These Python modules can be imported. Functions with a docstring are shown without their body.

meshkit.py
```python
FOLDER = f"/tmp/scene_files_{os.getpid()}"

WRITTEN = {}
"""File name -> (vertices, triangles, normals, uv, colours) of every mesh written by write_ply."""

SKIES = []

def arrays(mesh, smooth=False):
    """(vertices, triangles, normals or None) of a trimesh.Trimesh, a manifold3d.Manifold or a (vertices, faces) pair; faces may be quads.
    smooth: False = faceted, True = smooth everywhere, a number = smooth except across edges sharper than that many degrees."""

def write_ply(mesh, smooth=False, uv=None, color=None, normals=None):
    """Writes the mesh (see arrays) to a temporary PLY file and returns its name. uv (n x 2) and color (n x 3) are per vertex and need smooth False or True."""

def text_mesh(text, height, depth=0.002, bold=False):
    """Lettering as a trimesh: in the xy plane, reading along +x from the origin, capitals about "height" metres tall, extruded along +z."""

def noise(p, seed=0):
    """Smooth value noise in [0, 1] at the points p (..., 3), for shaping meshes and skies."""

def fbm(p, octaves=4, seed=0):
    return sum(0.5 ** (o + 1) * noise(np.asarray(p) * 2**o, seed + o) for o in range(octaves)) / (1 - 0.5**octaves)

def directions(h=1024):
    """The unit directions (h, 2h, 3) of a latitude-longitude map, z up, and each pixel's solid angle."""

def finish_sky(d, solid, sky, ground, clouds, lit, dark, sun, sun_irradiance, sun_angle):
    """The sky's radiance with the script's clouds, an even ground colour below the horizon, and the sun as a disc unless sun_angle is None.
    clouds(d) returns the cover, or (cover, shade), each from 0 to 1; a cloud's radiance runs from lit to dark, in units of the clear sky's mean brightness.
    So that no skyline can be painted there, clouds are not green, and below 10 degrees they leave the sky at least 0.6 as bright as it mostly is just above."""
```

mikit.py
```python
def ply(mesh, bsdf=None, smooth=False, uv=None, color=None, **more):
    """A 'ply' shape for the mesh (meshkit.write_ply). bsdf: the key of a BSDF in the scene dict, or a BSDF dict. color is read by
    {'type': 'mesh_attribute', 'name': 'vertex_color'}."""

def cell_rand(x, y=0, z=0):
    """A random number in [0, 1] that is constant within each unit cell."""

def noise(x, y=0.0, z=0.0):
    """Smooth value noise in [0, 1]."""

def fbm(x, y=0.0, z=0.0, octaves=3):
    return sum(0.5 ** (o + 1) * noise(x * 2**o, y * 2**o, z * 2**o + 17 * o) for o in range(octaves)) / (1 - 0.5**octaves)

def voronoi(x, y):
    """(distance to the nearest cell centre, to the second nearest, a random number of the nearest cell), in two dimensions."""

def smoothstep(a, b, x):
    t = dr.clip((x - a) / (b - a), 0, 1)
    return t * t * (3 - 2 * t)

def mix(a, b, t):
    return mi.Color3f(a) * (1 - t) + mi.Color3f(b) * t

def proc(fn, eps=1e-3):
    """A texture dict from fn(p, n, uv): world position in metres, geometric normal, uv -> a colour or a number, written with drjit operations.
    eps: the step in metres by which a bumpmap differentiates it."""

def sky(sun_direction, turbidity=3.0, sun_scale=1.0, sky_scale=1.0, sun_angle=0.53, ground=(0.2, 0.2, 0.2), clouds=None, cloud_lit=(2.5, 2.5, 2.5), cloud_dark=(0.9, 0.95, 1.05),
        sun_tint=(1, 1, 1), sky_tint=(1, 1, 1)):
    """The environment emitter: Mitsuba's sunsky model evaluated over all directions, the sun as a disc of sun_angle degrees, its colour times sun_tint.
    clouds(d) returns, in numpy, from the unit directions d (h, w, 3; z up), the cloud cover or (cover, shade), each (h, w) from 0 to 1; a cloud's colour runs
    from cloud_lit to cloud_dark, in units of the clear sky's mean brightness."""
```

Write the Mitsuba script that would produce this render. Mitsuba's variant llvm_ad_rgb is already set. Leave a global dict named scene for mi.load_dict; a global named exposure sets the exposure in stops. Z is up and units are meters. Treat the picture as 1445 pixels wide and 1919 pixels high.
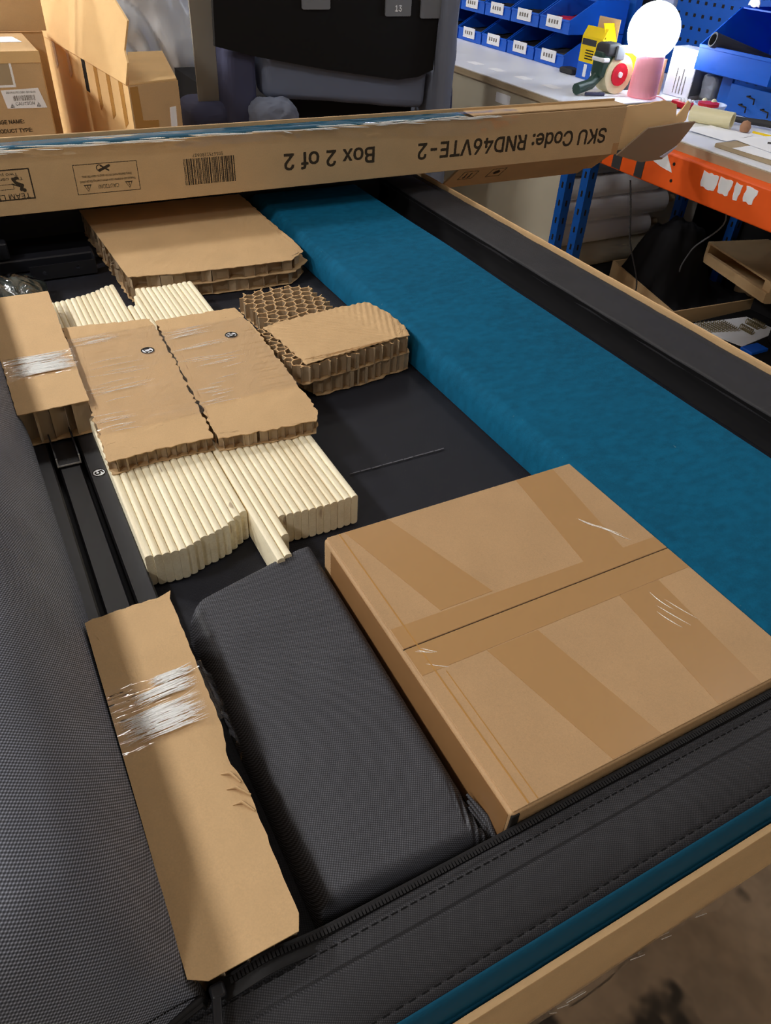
import math, random
import numpy as np, trimesh, drjit as dr, mitsuba as mi
import mikit, meshkit
from mikit import noise, fbm, voronoi, smoothstep, mix, cell_rand
from shapely.geometry import Polygon, LineString, Point, box as sbox
from shapely import affinity
from manifold3d import Manifold

T = 0.808                     # height of the tray cloth above the workshop floor; all builders use heights above that cloth
scene, labels = {}, {}
random.seed(7); rng = np.random.default_rng(7)

# ------------------------------------------------------------------ camera, light, exposure
exposure = 0.5
FW, FH, FPX = 1445, 1919, 1384.853
yaw, pitch, roll = np.radians([30.251145, 39.762012, -3.695511])
_f = np.array([math.sin(yaw)*math.cos(pitch), math.cos(yaw)*math.cos(pitch), -math.sin(pitch)])
_r = np.cross(_f, [0, 0, 1]); _r /= np.linalg.norm(_r); _d = np.cross(_f, _r)
_r2 = math.cos(roll)*_r + math.sin(roll)*_d; _d2 = -math.sin(roll)*_r + math.cos(roll)*_d
M = np.eye(4); M[:3, 0] = -_r2; M[:3, 1] = -_d2; M[:3, 2] = _f; M[:3, 3] = [0, 0, T + 0.72]
scene['camera'] = {'type': 'perspective', 'fov': math.degrees(2*math.atan(FW/2/FPX)), 'fov_axis': 'x', 'near_clip': 0.02,
                   'to_world': mi.ScalarTransform4f(M.tolist())}
LAMP = 62.0                   # radiance of the ceiling panels
LAMP_SPOTS = [(-1.9, -0.9), (-1.9, 1.1), (-1.9, 3.2), (-1.9, 5.0), (0.1, 3.1), (2.4, 0.6), (2.2, 4.2)]  # second to last: fill lamp added for the things under the bench
LAMP_SCALE = [0.55, 1.0, 1.7, 2.0, 0.16, 0.22, 0.2]
GLOBE = 9.0

# ------------------------------------------------------------------ helpers
def num(key):
    if key not in scene and key not in labels: return key
    i = 1
    while f'{key}_{i:03d}' in scene or f'{key}_{i:03d}' in labels: i += 1
    return f'{key}_{i:03d}'

def tm(m):
    if hasattr(m, 'to_mesh'):
        q = m.to_mesh(); m = trimesh.Trimesh(q.vert_properties[:, :3], q.tri_verts, process=False)
    return m

BENCH = False                 # the workbenches and what stands on and under them are drawn at 1 : 1.3, dropped to their height on the floor
def up(m):
    m = tm(m).copy()
    if BENCH: m.apply_scale(1.3); m.apply_translation([0, 0, -.216])
    m.apply_translation([0, 0, T]); return m

def thing(name, label, cat, group=None, kind=None):
    k = num(name); labels[k] = {'label': label, 'category': cat}
    if group: labels[k]['group'] = group
    if kind: labels[k]['kind'] = kind
    return k

def part(parent, name, mesh, mat, smooth=False, label=None, kind=None, **kw):
    k = num(f'{parent}__{name}')
    scene[k] = mikit.ply(up(mesh), mat, smooth, **kw)
    if label or kind:
        labels[k] = {}
        if label: labels[k]['label'] = label
        if kind: labels[k]['kind'] = kind
    return k

def solo(name, mesh, mat, label, cat, group=None, smooth=False, kind=None, **kw):
    k = thing(name, label, cat, group, kind)
    scene[k] = mikit.ply(up(mesh), mat, smooth, **kw); return k

def struct(name, mesh, mat, smooth=False):
    scene[name] = mikit.ply(up(mesh), mat, smooth); labels[name] = {'kind': 'structure'}; return name

cat = trimesh.util.concatenate

def box(x0, x1, y0, y1, z0, z1, c=0.0):
    if c <= 0:
        m = trimesh.creation.box((x1-x0, y1-y0, z1-z0)); m.apply_translation([(x0+x1)/2, (y0+y1)/2, (z0+z1)/2]); return m
    pts = []
    for sx in (0, 1):
        for sy in (0, 1):
            for sz in (0, 1):
                p = np.array([[x0, x1][sx], [y0, y1][sy], [z0, z1][sz]], float); s = np.array([1-2*sx, 1-2*sy, 1-2*sz])*c
                for k in range(3):
                    q = p + s; q[k] = p[k]; pts.append(q)
    return trimesh.convex.convex_hull(np.array(pts))

def rbox(x0, x1, y0, y1, z0, z1, r, seg=12):
    s = Manifold.sphere(r, seg)
    return Manifold.batch_hull([s.translate([x, y, z]) for x in (x0+r, x1-r) for y in (y0+r, y1-r) for z in (z0+r, z1-r)])

def prism(poly, z0, z1):
    if not hasattr(poly, 'exterior'): poly = Polygon(poly)
    m = trimesh.creation.extrude_polygon(poly.buffer(0) if not poly.is_valid else poly, z1-z0, engine='earcut'); m.apply_translation([0, 0, z0]); return m

def prism_y(poly, y0, y1):       # polygon in (x, z), extruded along y
    m = prism(poly, 0, y1-y0); v = m.vertices.copy()
    m.vertices = np.c_[v[:, 0], y1-v[:, 2], v[:, 1]]; return m

def prism_x(poly, x0, x1):       # polygon in (y, z), extruded along x
    m = prism(poly, 0, x1-x0); v = m.vertices.copy()
    m.vertices = np.c_[x0+v[:, 2], v[:, 0], v[:, 1]]; return m

def rotz(m, a, about=(0, 0, 0)):
    m = m.copy(); m.apply_transform(trimesh.transformations.rotation_matrix(a, [0, 0, 1], about)); return m

def rot(m, a, axis, about):
    m = m.copy(); m.apply_transform(trimesh.transformations.rotation_matrix(a, axis, about)); return m

def move(m, *d): m = m.copy(); m.apply_translation(d); return m

def cyl(p0, p1, r, n=20, r2=None):
    p0, p1 = np.array(p0, float), np.array(p1, float)
    return tube([p0, p1], [r, r if r2 is None else r2], n)

def tube(pts, radii, n=10, cap=True):
    p = np.asarray(pts, float); rr = np.broadcast_to(radii, (len(p),))
    t = np.gradient(p, axis=0); t /= np.linalg.norm(t, axis=1, keepdims=True)+1e-12
    a0 = np.array([0, 0, 1.0]) if abs(t[0, 2]) < .9 else np.array([1.0, 0, 0])
    a = np.cross(t, a0); a /= np.linalg.norm(a, axis=1, keepdims=True)+1e-12; b = np.cross(t, a)
    ang = np.arange(n)*2*np.pi/n
    v = (p[:, None]+rr[:, None, None]*(np.cos(ang)[None, :, None]*a[:, None]+np.sin(ang)[None, :, None]*b[:, None])).reshape(-1, 3)
    f = []
    for i in range(len(p)-1):
        for j in range(n):
            k = (j+1) % n; f += [[i*n+j, i*n+k, (i+1)*n+k], [i*n+j, (i+1)*n+k, (i+1)*n+j]]
    if cap:
        v = np.vstack([v, p[0], p[-1]]); c0, c1 = len(v)-2, len(v)-1; q = (len(p)-1)*n
        for j in range(n):
            k = (j+1) % n; f += [[c0, k, j], [c1, q+j, q+k]]
    m = trimesh.Trimesh(v, f, process=False)
    if m.volume < 0: m.invert()
    return m

def hollow(p0, p1, r, ri, n=24):
    p0, p1 = np.array(p0, float), np.array(p1, float)
    prof = np.array([[ri, 0], [r, 0], [r, np.linalg.norm(p1-p0)], [ri, np.linalg.norm(p1-p0)], [ri, 0]])
    m = trimesh.creation.revolve(prof, sections=n)
    m.apply_transform(trimesh.geometry.align_vectors([0, 0, 1], p1-p0)); m.apply_translation(p0)
    return m

def lathe(prof, at, n=32):
    m = trimesh.creation.revolve(np.array(prof, float), sections=n); m.apply_translation(at); return m

def surf(us, vs, fn, th=0.0):
    """Closed sheet: fn(u, v) arrays -> (n, m, 3); th metres thick downward (0 = open sheet)."""
    U, V = np.meshgrid(us, vs, indexing='ij'); P = fn(U, V); n, m = U.shape
    idx = np.arange(n*m).reshape(n, m)
    q = np.stack([idx[:-1, :-1], idx[1:, :-1], idx[1:, 1:], idx[:-1, 1:]], -1).reshape(-1, 4)
    f = np.vstack([q[:, [0, 1, 2]], q[:, [0, 2, 3]]]); v = P.reshape(-1, 3)
    if not th: return trimesh.Trimesh(v, f, process=False)
    w = v.copy(); w[:, 2] -= th
    rim = np.concatenate([idx[:, 0], idx[-1, 1:], idx[-2::-1, -1], idx[0, -2:0:-1]]); k = n*m
    s = []
    for a, b in zip(rim, np.roll(rim, -1)): s += [[a, a+k, b+k], [a, b+k, b]]
    mm = trimesh.Trimesh(np.vstack([v, w]), np.vstack([f, f[:, ::-1]+k, s]), process=False)
    if mm.volume < 0: mm.invert()
    return mm

def block(us, vs, fn, zb):       # like surf, closed down to the flat height zb
    m = surf(us, vs, fn, 1e-3); k = len(m.vertices)//2; v = m.vertices.copy(); v[k:, 2] = zb; m.vertices = v
    return m

def N2(x, y, z=0.0, seed=0): return meshkit.noise(np.stack([x, y, np.zeros_like(x)+z], -1), seed)
def F2(x, y, z=0.0, seed=0, o=3): return meshkit.fbm(np.stack([x, y, np.zeros_like(x)+z], -1), o, seed)

def jag(poly, amp, step, seed, sides=None):
    """Torn outline: points every step metres pushed in and out by amp. sides: indices of the edges to tear (default all)."""
    r = np.random.default_rng(seed); out = []
    for i in range(len(poly)):
        a, b = np.array(poly[i], float), np.array(poly[(i+1) % len(poly)], float); L = np.linalg.norm(b-a)
        n = max(1, int(L/step)) if sides is None or i in sides else 1
        nn = np.array([(b-a)[1], -(b-a)[0]])/max(L, 1e-9)
        for k in range(n):
            p = a+(b-a)*k/n
            if k: p = p+nn*r.uniform(-amp, amp)
            out.append(tuple(p))
    return out

def paper(poly, z, th=0.0012, wav=0.0, freq=40.0, seed=0, sub=0.03, fn=None):
    m = prism(poly, 0, th)
    v, f = trimesh.remesh.subdivide_to_size(m.vertices, m.faces, sub, max_iter=8)
    m = trimesh.Trimesh(v, f, process=True); v = m.vertices.copy()
    v[:, 2] += z
    if wav: v[:, 2] += wav*(F2(v[:, 0]*freq, v[:, 1]*freq, seed=seed)-.5)*2
    if fn is not None: v[:, 2] += fn(v[:, 0], v[:, 1])
    m.vertices = v; return m

def honeycomb(poly, a, z0, z1, seed, jit=0.15, squeeze=1.0, ang=0.0, wob=0.08, rims=False):
    """Walls of a paper honeycomb inside a polygon: hexagon side a, every wall a thin strip from z0 to about z1."""
    r = np.random.default_rng(seed); P = poly if hasattr(poly, 'exterior') else Polygon(poly); P = P.buffer(0)
    x0, y0, x1, y1 = P.bounds; c = P.centroid; R = max(x1-x0, y1-y0)
    pts, segs = {}, set()
    def key(i, j): return (round(i*1e5), round(j*1e5))
    W, H = math.sqrt(3)*a, 1.5*a; n = int(R/H)+3
    for j in range(-n, n+1):
        for i in range(-n, n+1):
            cx, cy = (i+.5*(j & 1))*W, j*H
            hx = [(cx+a*math.cos(math.radians(60*k+30)), cy+a*math.sin(math.radians(60*k+30))) for k in range(6)]
            for k in range(6):
                A, B = hx[k], hx[(k+1) % 6]; ka, kb = key(*A), key(*B)
                pts[ka], pts[kb] = A, B; segs.add((min(ka, kb), max(ka, kb)))
    off = {k: (p[0]+r.uniform(-1, 1)*a*jit, p[1]*squeeze+r.uniform(-1, 1)*a*jit*squeeze) for k, p in sorted(pts.items())}
    zt = {k: z1-abs(r.normal())*wob*(z1-z0)*.5 for k in sorted(pts)}
    ca, sa = math.cos(ang), math.sin(ang); V, F, RV, RF = [], [], [], []
    for ka, kb in sorted(segs):
        A, B = ((c.x+p[0]*ca-p[1]*sa, c.y+p[0]*sa+p[1]*ca) for p in (off[ka], off[kb]))
        if not (x0-a < A[0] < x1+a and y0-a < A[1] < y1+a): continue
        g = LineString([A, B]).intersection(P)
        if g.is_empty or g.geom_type != 'LineString' or g.length < a*.12: continue
        (ax, ay), (bx, by) = g.coords[0], g.coords[-1]
        d = np.array([bx-ax, by-ay]); d /= np.linalg.norm(d)+1e-9; nn = np.array([-d[1], d[0]])*.00045
        za, zb = zt[ka], zt[kb]; k = len(V)
        mx, my, mz = (ax+bx)/2+r.uniform(-1, 1)*.06*a, (ay+by)/2+r.uniform(-1, 1)*.06*a, (za+zb)/2
        for s in (1, -1):
            for (x, y, z) in ((ax, ay, za), (mx, my, mz), (bx, by, zb)):
                V += [[x+s*nn[0], y+s*nn[1], z0], [x+s*nn[0], y+s*nn[1], z]]
        for o, s in ((k, 1), (k+6, -1)):
            for i in (0, 2):
                q = [o+i, o+i+2, o+i+3, o+i+1]; q = q if s < 0 else q[::-1]
                F += [[q[0], q[1], q[2]], [q[0], q[2], q[3]]]
        for i in (0, 2): F += [[k+i+1, k+i+3, k+6+i+3], [k+i+1, k+6+i+3, k+6+i+1]]
        if rims:
            q = nn*1.9
            for (x_, y_, z_), (x2, y2, z2) in (((ax, ay, za), (mx, my, mz)), ((mx, my, mz), (bx, by, zb))):
                o = len(RV); RV.extend([[x_+q[0], y_+q[1], z_+.0003], [x_-q[0], y_-q[1], z_+.0003], [x2+q[0], y2+q[1], z2+.0003], [x2-q[0], y2-q[1], z2+.0003],
                                        [x_+q[0], y_+q[1], z_-.0012], [x_-q[0], y_-q[1], z_-.0012], [x2+q[0], y2+q[1], z2-.0012], [x2-q[0], y2-q[1], z2-.0012]])
                RF.extend([[o, o+1, o+3], [o, o+3, o+2], [o, o+2, o+6], [o, o+6, o+4], [o+1, o+5, o+7], [o+1, o+7, o+3]])
    m = trimesh.Trimesh(np.array(V), np.array(F), process=False)
    return (m, trimesh.Trimesh(np.array(RV), np.array(RF), process=False)) if rims else m

def text(s, h, width=None, depth=0.0004, bold=False):
    m = meshkit.text_mesh(s, h, depth, bold)
    if width:
        v = m.vertices.copy(); v[:, 0] *= width/(v[:, 0].max()-v[:, 0].min()); m.vertices = v
    return m

def on_front(m, x, y, z, flip=False):    # lettering from the xy plane onto a wall facing -y
    s = -1 if flip else 1
    m = m.copy(); v = m.vertices
    m.vertices = np.c_[x+s*v[:, 0], y-v[:, 2], z+s*v[:, 1]]; return m

def on_top(m, x, y, z, ang):
    m = rotz(m, ang); return move(m, x, y, z)

def frame2(x0, x1, z0, z1, w):            # rectangular outline as a polygon with a hole
    return sbox(x0, z0, x1, z1).difference(sbox(x0+w, z0+w, x1-w, z1-w))

def ringpoly(r1, r0, n=32): return Point(0, 0).buffer(r1, quad_segs=n//4).difference(Point(0, 0).buffer(r0, quad_segs=n//4))

def flatprint(g, depth=0.0004):          # shapely (multi)polygon -> mesh in the xy plane
    gs = getattr(g, 'geoms', [g]); return cat([trimesh.creation.extrude_polygon(q, depth, engine='earcut') for q in gs if q.area > 1e-9])

# ------------------------------------------------------------------ materials
def srgb(r, g, b): return [((c/255)/12.92 if c/255 < .04045 else ((c/255+.055)/1.055)**2.4) for c in (r, g, b)]
def C(v): return mi.Color3f(*[float(c) if isinstance(c, (int, float, np.floating)) else c for c in v])
def pr(color, rough=.6, spec=.5, **k):
    return {'type': 'twosided', 'b': {'type': 'principled', 'base_color': color if isinstance(color, dict) else {'type': 'rgb', 'value': list(color)}, 'roughness': rough, 'specular': spec, **k}}
def mat(name, d): scene['mat_'+name] = d; return 'mat_'+name

def cardfn(col, contrast=.12):
    col = np.array(col)
    def fn(p, n, uv):
        a = fbm(p.x*900, p.y*900, p.z*900, 2); b = fbm(p.x*14, p.y*14, p.z*14, 3); s = noise(p.x*420, p.y*420, p.z*420)
        k = 1 + contrast*(a-.5) + contrast*1.3*(b-.5) - .25*contrast*4*smoothstep(.86, .97, s)*.35
        return C(col)*k
    return fn
M_CARD = mat('card', pr(mikit.proc(cardfn(srgb(202, 168, 124))), .75, .25))
M_BOX = mat('box_card', pr(mikit.proc(cardfn(srgb(184, 149, 109), .2)), .6, .35))
M_OLD = mat('old_card', pr(mikit.proc(cardfn(srgb(196, 164, 122), .14)), .7, .3))
M_PALE = mat('pale_card', pr(mikit.proc(cardfn(srgb(222, 186, 132), .08)), .75, .3))
M_CORE = mat('core', pr(srgb(172, 150, 122), .85, .2))
M_CUT = mat('card_edge', pr(srgb(214, 178, 132), .85, .2))
M_TAPE = mat('tape', pr(srgb(175, 135, 88), .32, .5))
M_TAPE2 = mat('tape_dark', pr(srgb(178, 132, 70), .4, .5))

def weavefn(dark, light, per, dust=0.0):
    def fn(p, n, uv):
        k = 2*math.pi/per
        u, v = p.x*.97+p.y*.24, p.y*.97-p.x*.24+p.z*.9
        w = (.5+.5*dr.sin(u*k)*dr.sin(v*k))
        t = dr.power(w, 2.0)*(.75+.5*fbm(p.x*25, p.y*25, p.z*25, 3))
        c = mix(C(dark), C(light), dr.clip(t, 0, 1))
        if dust:
            d = smoothstep(.90, .97, noise(p.x*320, p.y*320, p.z*50))*smoothstep(.45, .7, fbm(p.x*9, p.y*9, 3.0, 2))
            c = mix(c, C(srgb(120, 118, 112)), d*dust)
        return c
    return fn
M_FLAP = mat('flap_cloth', pr(mikit.proc(weavefn(srgb(55, 57, 64), srgb(172, 177, 192), .0036)), .62, .35))
M_PAD = mat('pad_cloth', pr(mikit.proc(weavefn(srgb(38, 38, 42), srgb(100, 101, 108), .0030, .25)), .6, .35))
M_RIM = mat('rim_cloth', pr(mikit.proc(weavefn(srgb(29, 29, 32), srgb(72, 71, 75), .0026, .35)), .65, .35))
M_LINING = mat('lining_cloth', pr(mikit.proc(weavefn(srgb(22, 23, 29), srgb(44, 45, 54), .0022, .5)), .6, .3))
M_BLACK = mat('black_cloth', pr(srgb(22, 21, 23), .8, .25))
M_ZIP = mat('zip', pr(srgb(27, 26, 28), .55, .35))
M_THREAD = mat('thread', pr(srgb(14, 14, 15), .8, .2))

def tealfn(p, n, uv):
    a = fbm(p.x*60, p.y*105, p.z*45, 3); b = fbm(p.x*6+3, p.y*6, p.z*6, 3); c = noise(p.x*700, p.y*700, p.z*700)
    k = .62+.42*a+.26*b+.14*c
    sp = smoothstep(.955, .985, noise(p.x*260+9, p.y*260, p.z*60))*smoothstep(.5, .62, noise(p.x*33, p.y*33))
    return mix(C(srgb(2, 86, 119))*k, C(srgb(150, 170, 172)), sp*.6)
M_TEAL = mat('teal', pr(mikit.proc(tealfn), .85, .2))
M_TEAL2 = mat('teal_plain', pr(srgb(10, 78, 106), .75, .25, sheen=.3))

def woodfn(p, n, uv):
    g = fbm(p.x*420, p.y*9, p.z*420, 3); t = cell_rand(dr.floor(p.x/.0108+.25), 2.0, 5.0)
    big = fbm(p.x*60, p.y*3.2, p.z*30, 2)
    c = mix(C(srgb(246, 236, 206)), C(srgb(222, 204, 164)), dr.clip(.15+.9*(g-.45)+.5*(t-.5)+.6*(big-.5), 0, 1))
    knot = smoothstep(.90, .95, noise(p.x*150+4, p.y*34, p.z*20))
    return mix(c, C(srgb(128, 92, 58)), knot*.55)
M_WOOD = mat('slat_wood', pr(mikit.proc(woodfn), .5, .35))

def floorfn(p, n, uv):
    a = fbm(p.x*5, p.y*5, 0.0, 4); b = fbm(p.x*30, p.y*30, 2.0, 3)
    c = mix(C(srgb(168, 142, 114)), C(srgb(136, 118, 100)), a)*(.8+.4*b)
    st = smoothstep(.60, .74, fbm(p.x*9+1.3, p.y*9+4.2, 5.0, 4))
    return mix(c, C(srgb(34, 33, 31)), st*.9)
M_FLOOR = mat('floor', pr(mikit.proc(floorfn, ), .7, .3))
M_WALL = mat('wall', pr(srgb(196, 194, 188), .9, .2))
M_CEIL = mat('ceiling', pr(srgb(225, 225, 222), .9, .2))
M_STEEL = mat('black_steel', pr(srgb(26, 27, 33), .42, .5))
M_METAL = mat('bright_steel', pr(srgb(205, 205, 205), .4, .5))
M_BLUE = mat('blue_plastic', pr(srgb(14, 92, 205), .42, .5))
M_BLUEST = mat('blue_steel', pr(srgb(10, 84, 172), .5, .5))
M_ORANGE = mat('orange_steel', pr(srgb(236, 92, 22), .5, .5))
M_WHITE = mat('white_board', pr(srgb(226, 230, 238), .4, .5))
M_PAPER = mat('white_paper', pr(srgb(238, 240, 244), .8, .3))
M_INK = mat('ink', pr(srgb(36, 33, 30), .8, .2))
M_GREYINK = mat('grey_ink', pr(srgb(120, 116, 112), .8, .2))
M_PRINT = mat('faded_ink', pr(srgb(62, 52, 40), .8, .2))
M_MDF = mat('mdf', pr(srgb(168, 150, 122), .8, .25))
M_PANEL = mat('tan_panel', pr(srgb(190, 182, 162), .7, .3))
M_GREYFAB = mat('grey_fabric', pr(srgb(108, 116, 136), .85, .2, sheen=.3))
M_NAVY = mat('navy_fabric', pr(srgb(70, 72, 96), .85, .2, sheen=.3))
M_BOUCLE = mat('boucle', pr(srgb(112, 118, 134), .9, .2, sheen=.4))
M_BOARD = mat('black_board', pr(srgb(13, 12, 12), .75, .3))
M_GLASSY = mat('film', {'type': 'thindielectric', 'int_ior': 1.5})
M_CREASE_GLINT = mat('film_crease_glint', pr(srgb(246, 247, 244), .14, .8))  # near-white: highlights on the film folds put into colour
M_WRAP = mat('wrap', pr(srgb(232, 234, 238), .2, .6))
M_YELLOW = mat('yellow', pr(srgb(240, 205, 10), .5, .4))
M_CREAM = mat('cream', pr(srgb(226, 218, 178), .4, .5))
M_RED = mat('red', pr(srgb(190, 24, 44), .4, .5))
M_GREEN = mat('dark_green', pr(srgb(34, 62, 52), .45, .5))
M_PINK = mat('pink', pr(srgb(238, 160, 172), .55, .4))
M_GREY = mat('grey_plastic', pr(srgb(116, 120, 126), .5, .4))
M_CHAR = mat('charcoal', pr(srgb(58, 58, 60), .6, .3))
M_PALEBLUE = mat('pale_blue', pr(srgb(200, 212, 238), .5, .4))
M_ROLL = mat('roll', pr(srgb(236, 236, 240), .45, .4))
M_BRASS = mat('brass', pr(srgb(150, 136, 100), .4, .5, metallic=.6))
M_LAMPBODY = mat('lamp_body', pr(srgb(235, 235, 235), .6, .3))
M_GLOSS = mat('gloss_dark', pr(srgb(58, 68, 66), .12, .8))
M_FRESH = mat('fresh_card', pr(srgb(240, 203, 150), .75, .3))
M_SHADE = mat('shaded_card', pr(srgb(150, 130, 108), .75, .3))  # card darkened to carry the shade of the down-facing flap
M_SHADED_SIDETAPE = mat('shaded_side_tape', pr(srgb(140, 103, 66), .25, .5))  # tape brown darkened for the shade on the left face of the box
M_CHALK = mat('chalk', pr(srgb(96, 96, 102), .9, .2))
M_LINEN = mat('linen', pr(srgb(150, 145, 134), .9, .2))
M_TERRA = mat('terracotta', pr(srgb(176, 132, 104), .7, .3))

# ------------------------------------------------------------------ the setting
FL = -T; X0, X1, Y0, Y1, ZC = -3.6, 3.45, -3.0, 6.6, 2.45
struct('floor', box(X0, X1, Y0, Y1, FL-.1, FL), M_FLOOR)
struct('ceiling', box(X0, X1, Y0, Y1, ZC, ZC+.1), M_CEIL)
struct('wall_back', box(X0-.1, X1+.1, Y1, Y1+.1, FL, ZC), M_WALL)
struct('wall_front', box(X0-.1, X1+.1, Y0-.1, Y0, FL, ZC), M_WALL)
struct('wall_left', box(X0-.1, X0, Y0, Y1, FL, ZC), M_WALL)
struct('wall_right', box(X1, X1+.1, Y0, Y1, FL, ZC), M_WALL)
for (lx, ly), sc in zip(LAMP_SPOTS, LAMP_SCALE):
    k = thing('ceiling_light', 'square white light panel on the unseen ceiling, one of the set added as fill', 'ceiling light', 'ceiling lights')
    part(k, 'frame', box(lx-.23, lx+.23, ly-.23, ly+.23, ZC-.03, ZC, .004), M_LAMPBODY)
    d = trimesh.Trimesh([[lx-.2, ly-.2, ZC-.032], [lx-.2, ly+.2, ZC-.032], [lx+.2, ly+.2, ZC-.032], [lx+.2, ly-.2, ZC-.032]], [[0, 1, 2], [0, 2, 3]], process=False)
    kk = part(k, 'diffuser', d, M_LAMPBODY)
    scene[kk]['emitter'] = {'type': 'area', 'radiance': {'type': 'rgb', 'value': [LAMP*sc*c for c in (1.0, .99, .975)]}}

# ------------------------------------------------------------------ carton tray, upholstered base lying in it
TX0, TX1, TY0, TY1 = -1.0, 1.258, 0.1235, 2.165       # outside of the carton
k = thing('carton_tray', 'large open cardboard carton tray with a tan cut edge, holding the upside-down upholstered base', 'carton')
th = .005; ZB = -.122
part(k, 'front_wall', box(TX0, TX1, TY0, TY0+th, ZB, .027, .001), M_OLD)
part(k, 'side_wall', box(TX1-th, TX1, TY0+th, TY1-th, ZB, .072, .001), M_CARD)
part(k, 'side_wall', box(TX0, TX0+th, TY0+th, TY1-th, ZB, .05), M_OLD)
part(k, 'back_wall', box(TX0, TX1, TY1-th, TY1, ZB, .05), M_OLD)
part(k, 'bottom', box(TX0, TX1, TY0, TY1, ZB-.006, ZB), M_OLD)
edge = surf(np.linspace(TX0, TX1, 160), np.linspace(TY0-.0004, TY0+th+.0004, 3), lambda u, v: np.stack([u, v, .0275+.0012*N2(u*60, v*200)], -1), .003)
part(k, 'cut_edge', edge, M_CUT)
edge = surf(np.linspace(TY0+th, TY1-th, 160), np.linspace(TX1-th-.0004, TX1+.0004, 3), lambda u, v: np.stack([v, u, .0725+.0012*N2(u*60, v*200)], -1), .003)
part(k, 'cut_edge', edge, M_CUT)
# hanging strip of clear tape under the front edge
hang = surf(np.linspace(.22, .56, 40), np.linspace(0, 1, 8), lambda u, v: np.stack([u, TY0-.0015+.001*v-.004*v*N2(u*22, v*2), ZB+.012-.055*v*(.35+N2(u*14, v*0+5))+.006*(N2(u*40, v*3)-.5)], -1))
part(k, 'tape_strip', hang, M_GLASSY, True, 'loose clear tape hanging off the lower edge')
cr = []
for i in range(9):
    x = rng.uniform(.24, .5); L = rng.uniform(.01, .03); s = np.linspace(0, 1, 6)
    cr.append(tube(np.stack([x+L*s, TY0-.003+0*s, ZB-.002-.025*s*rng.uniform(.3, 1)-.004*rng.uniform()], -1), .0004, 5))
part(k, 'tape_crease_glint', cat(cr), M_CREASE_GLINT, True, kind='stuff')
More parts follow.
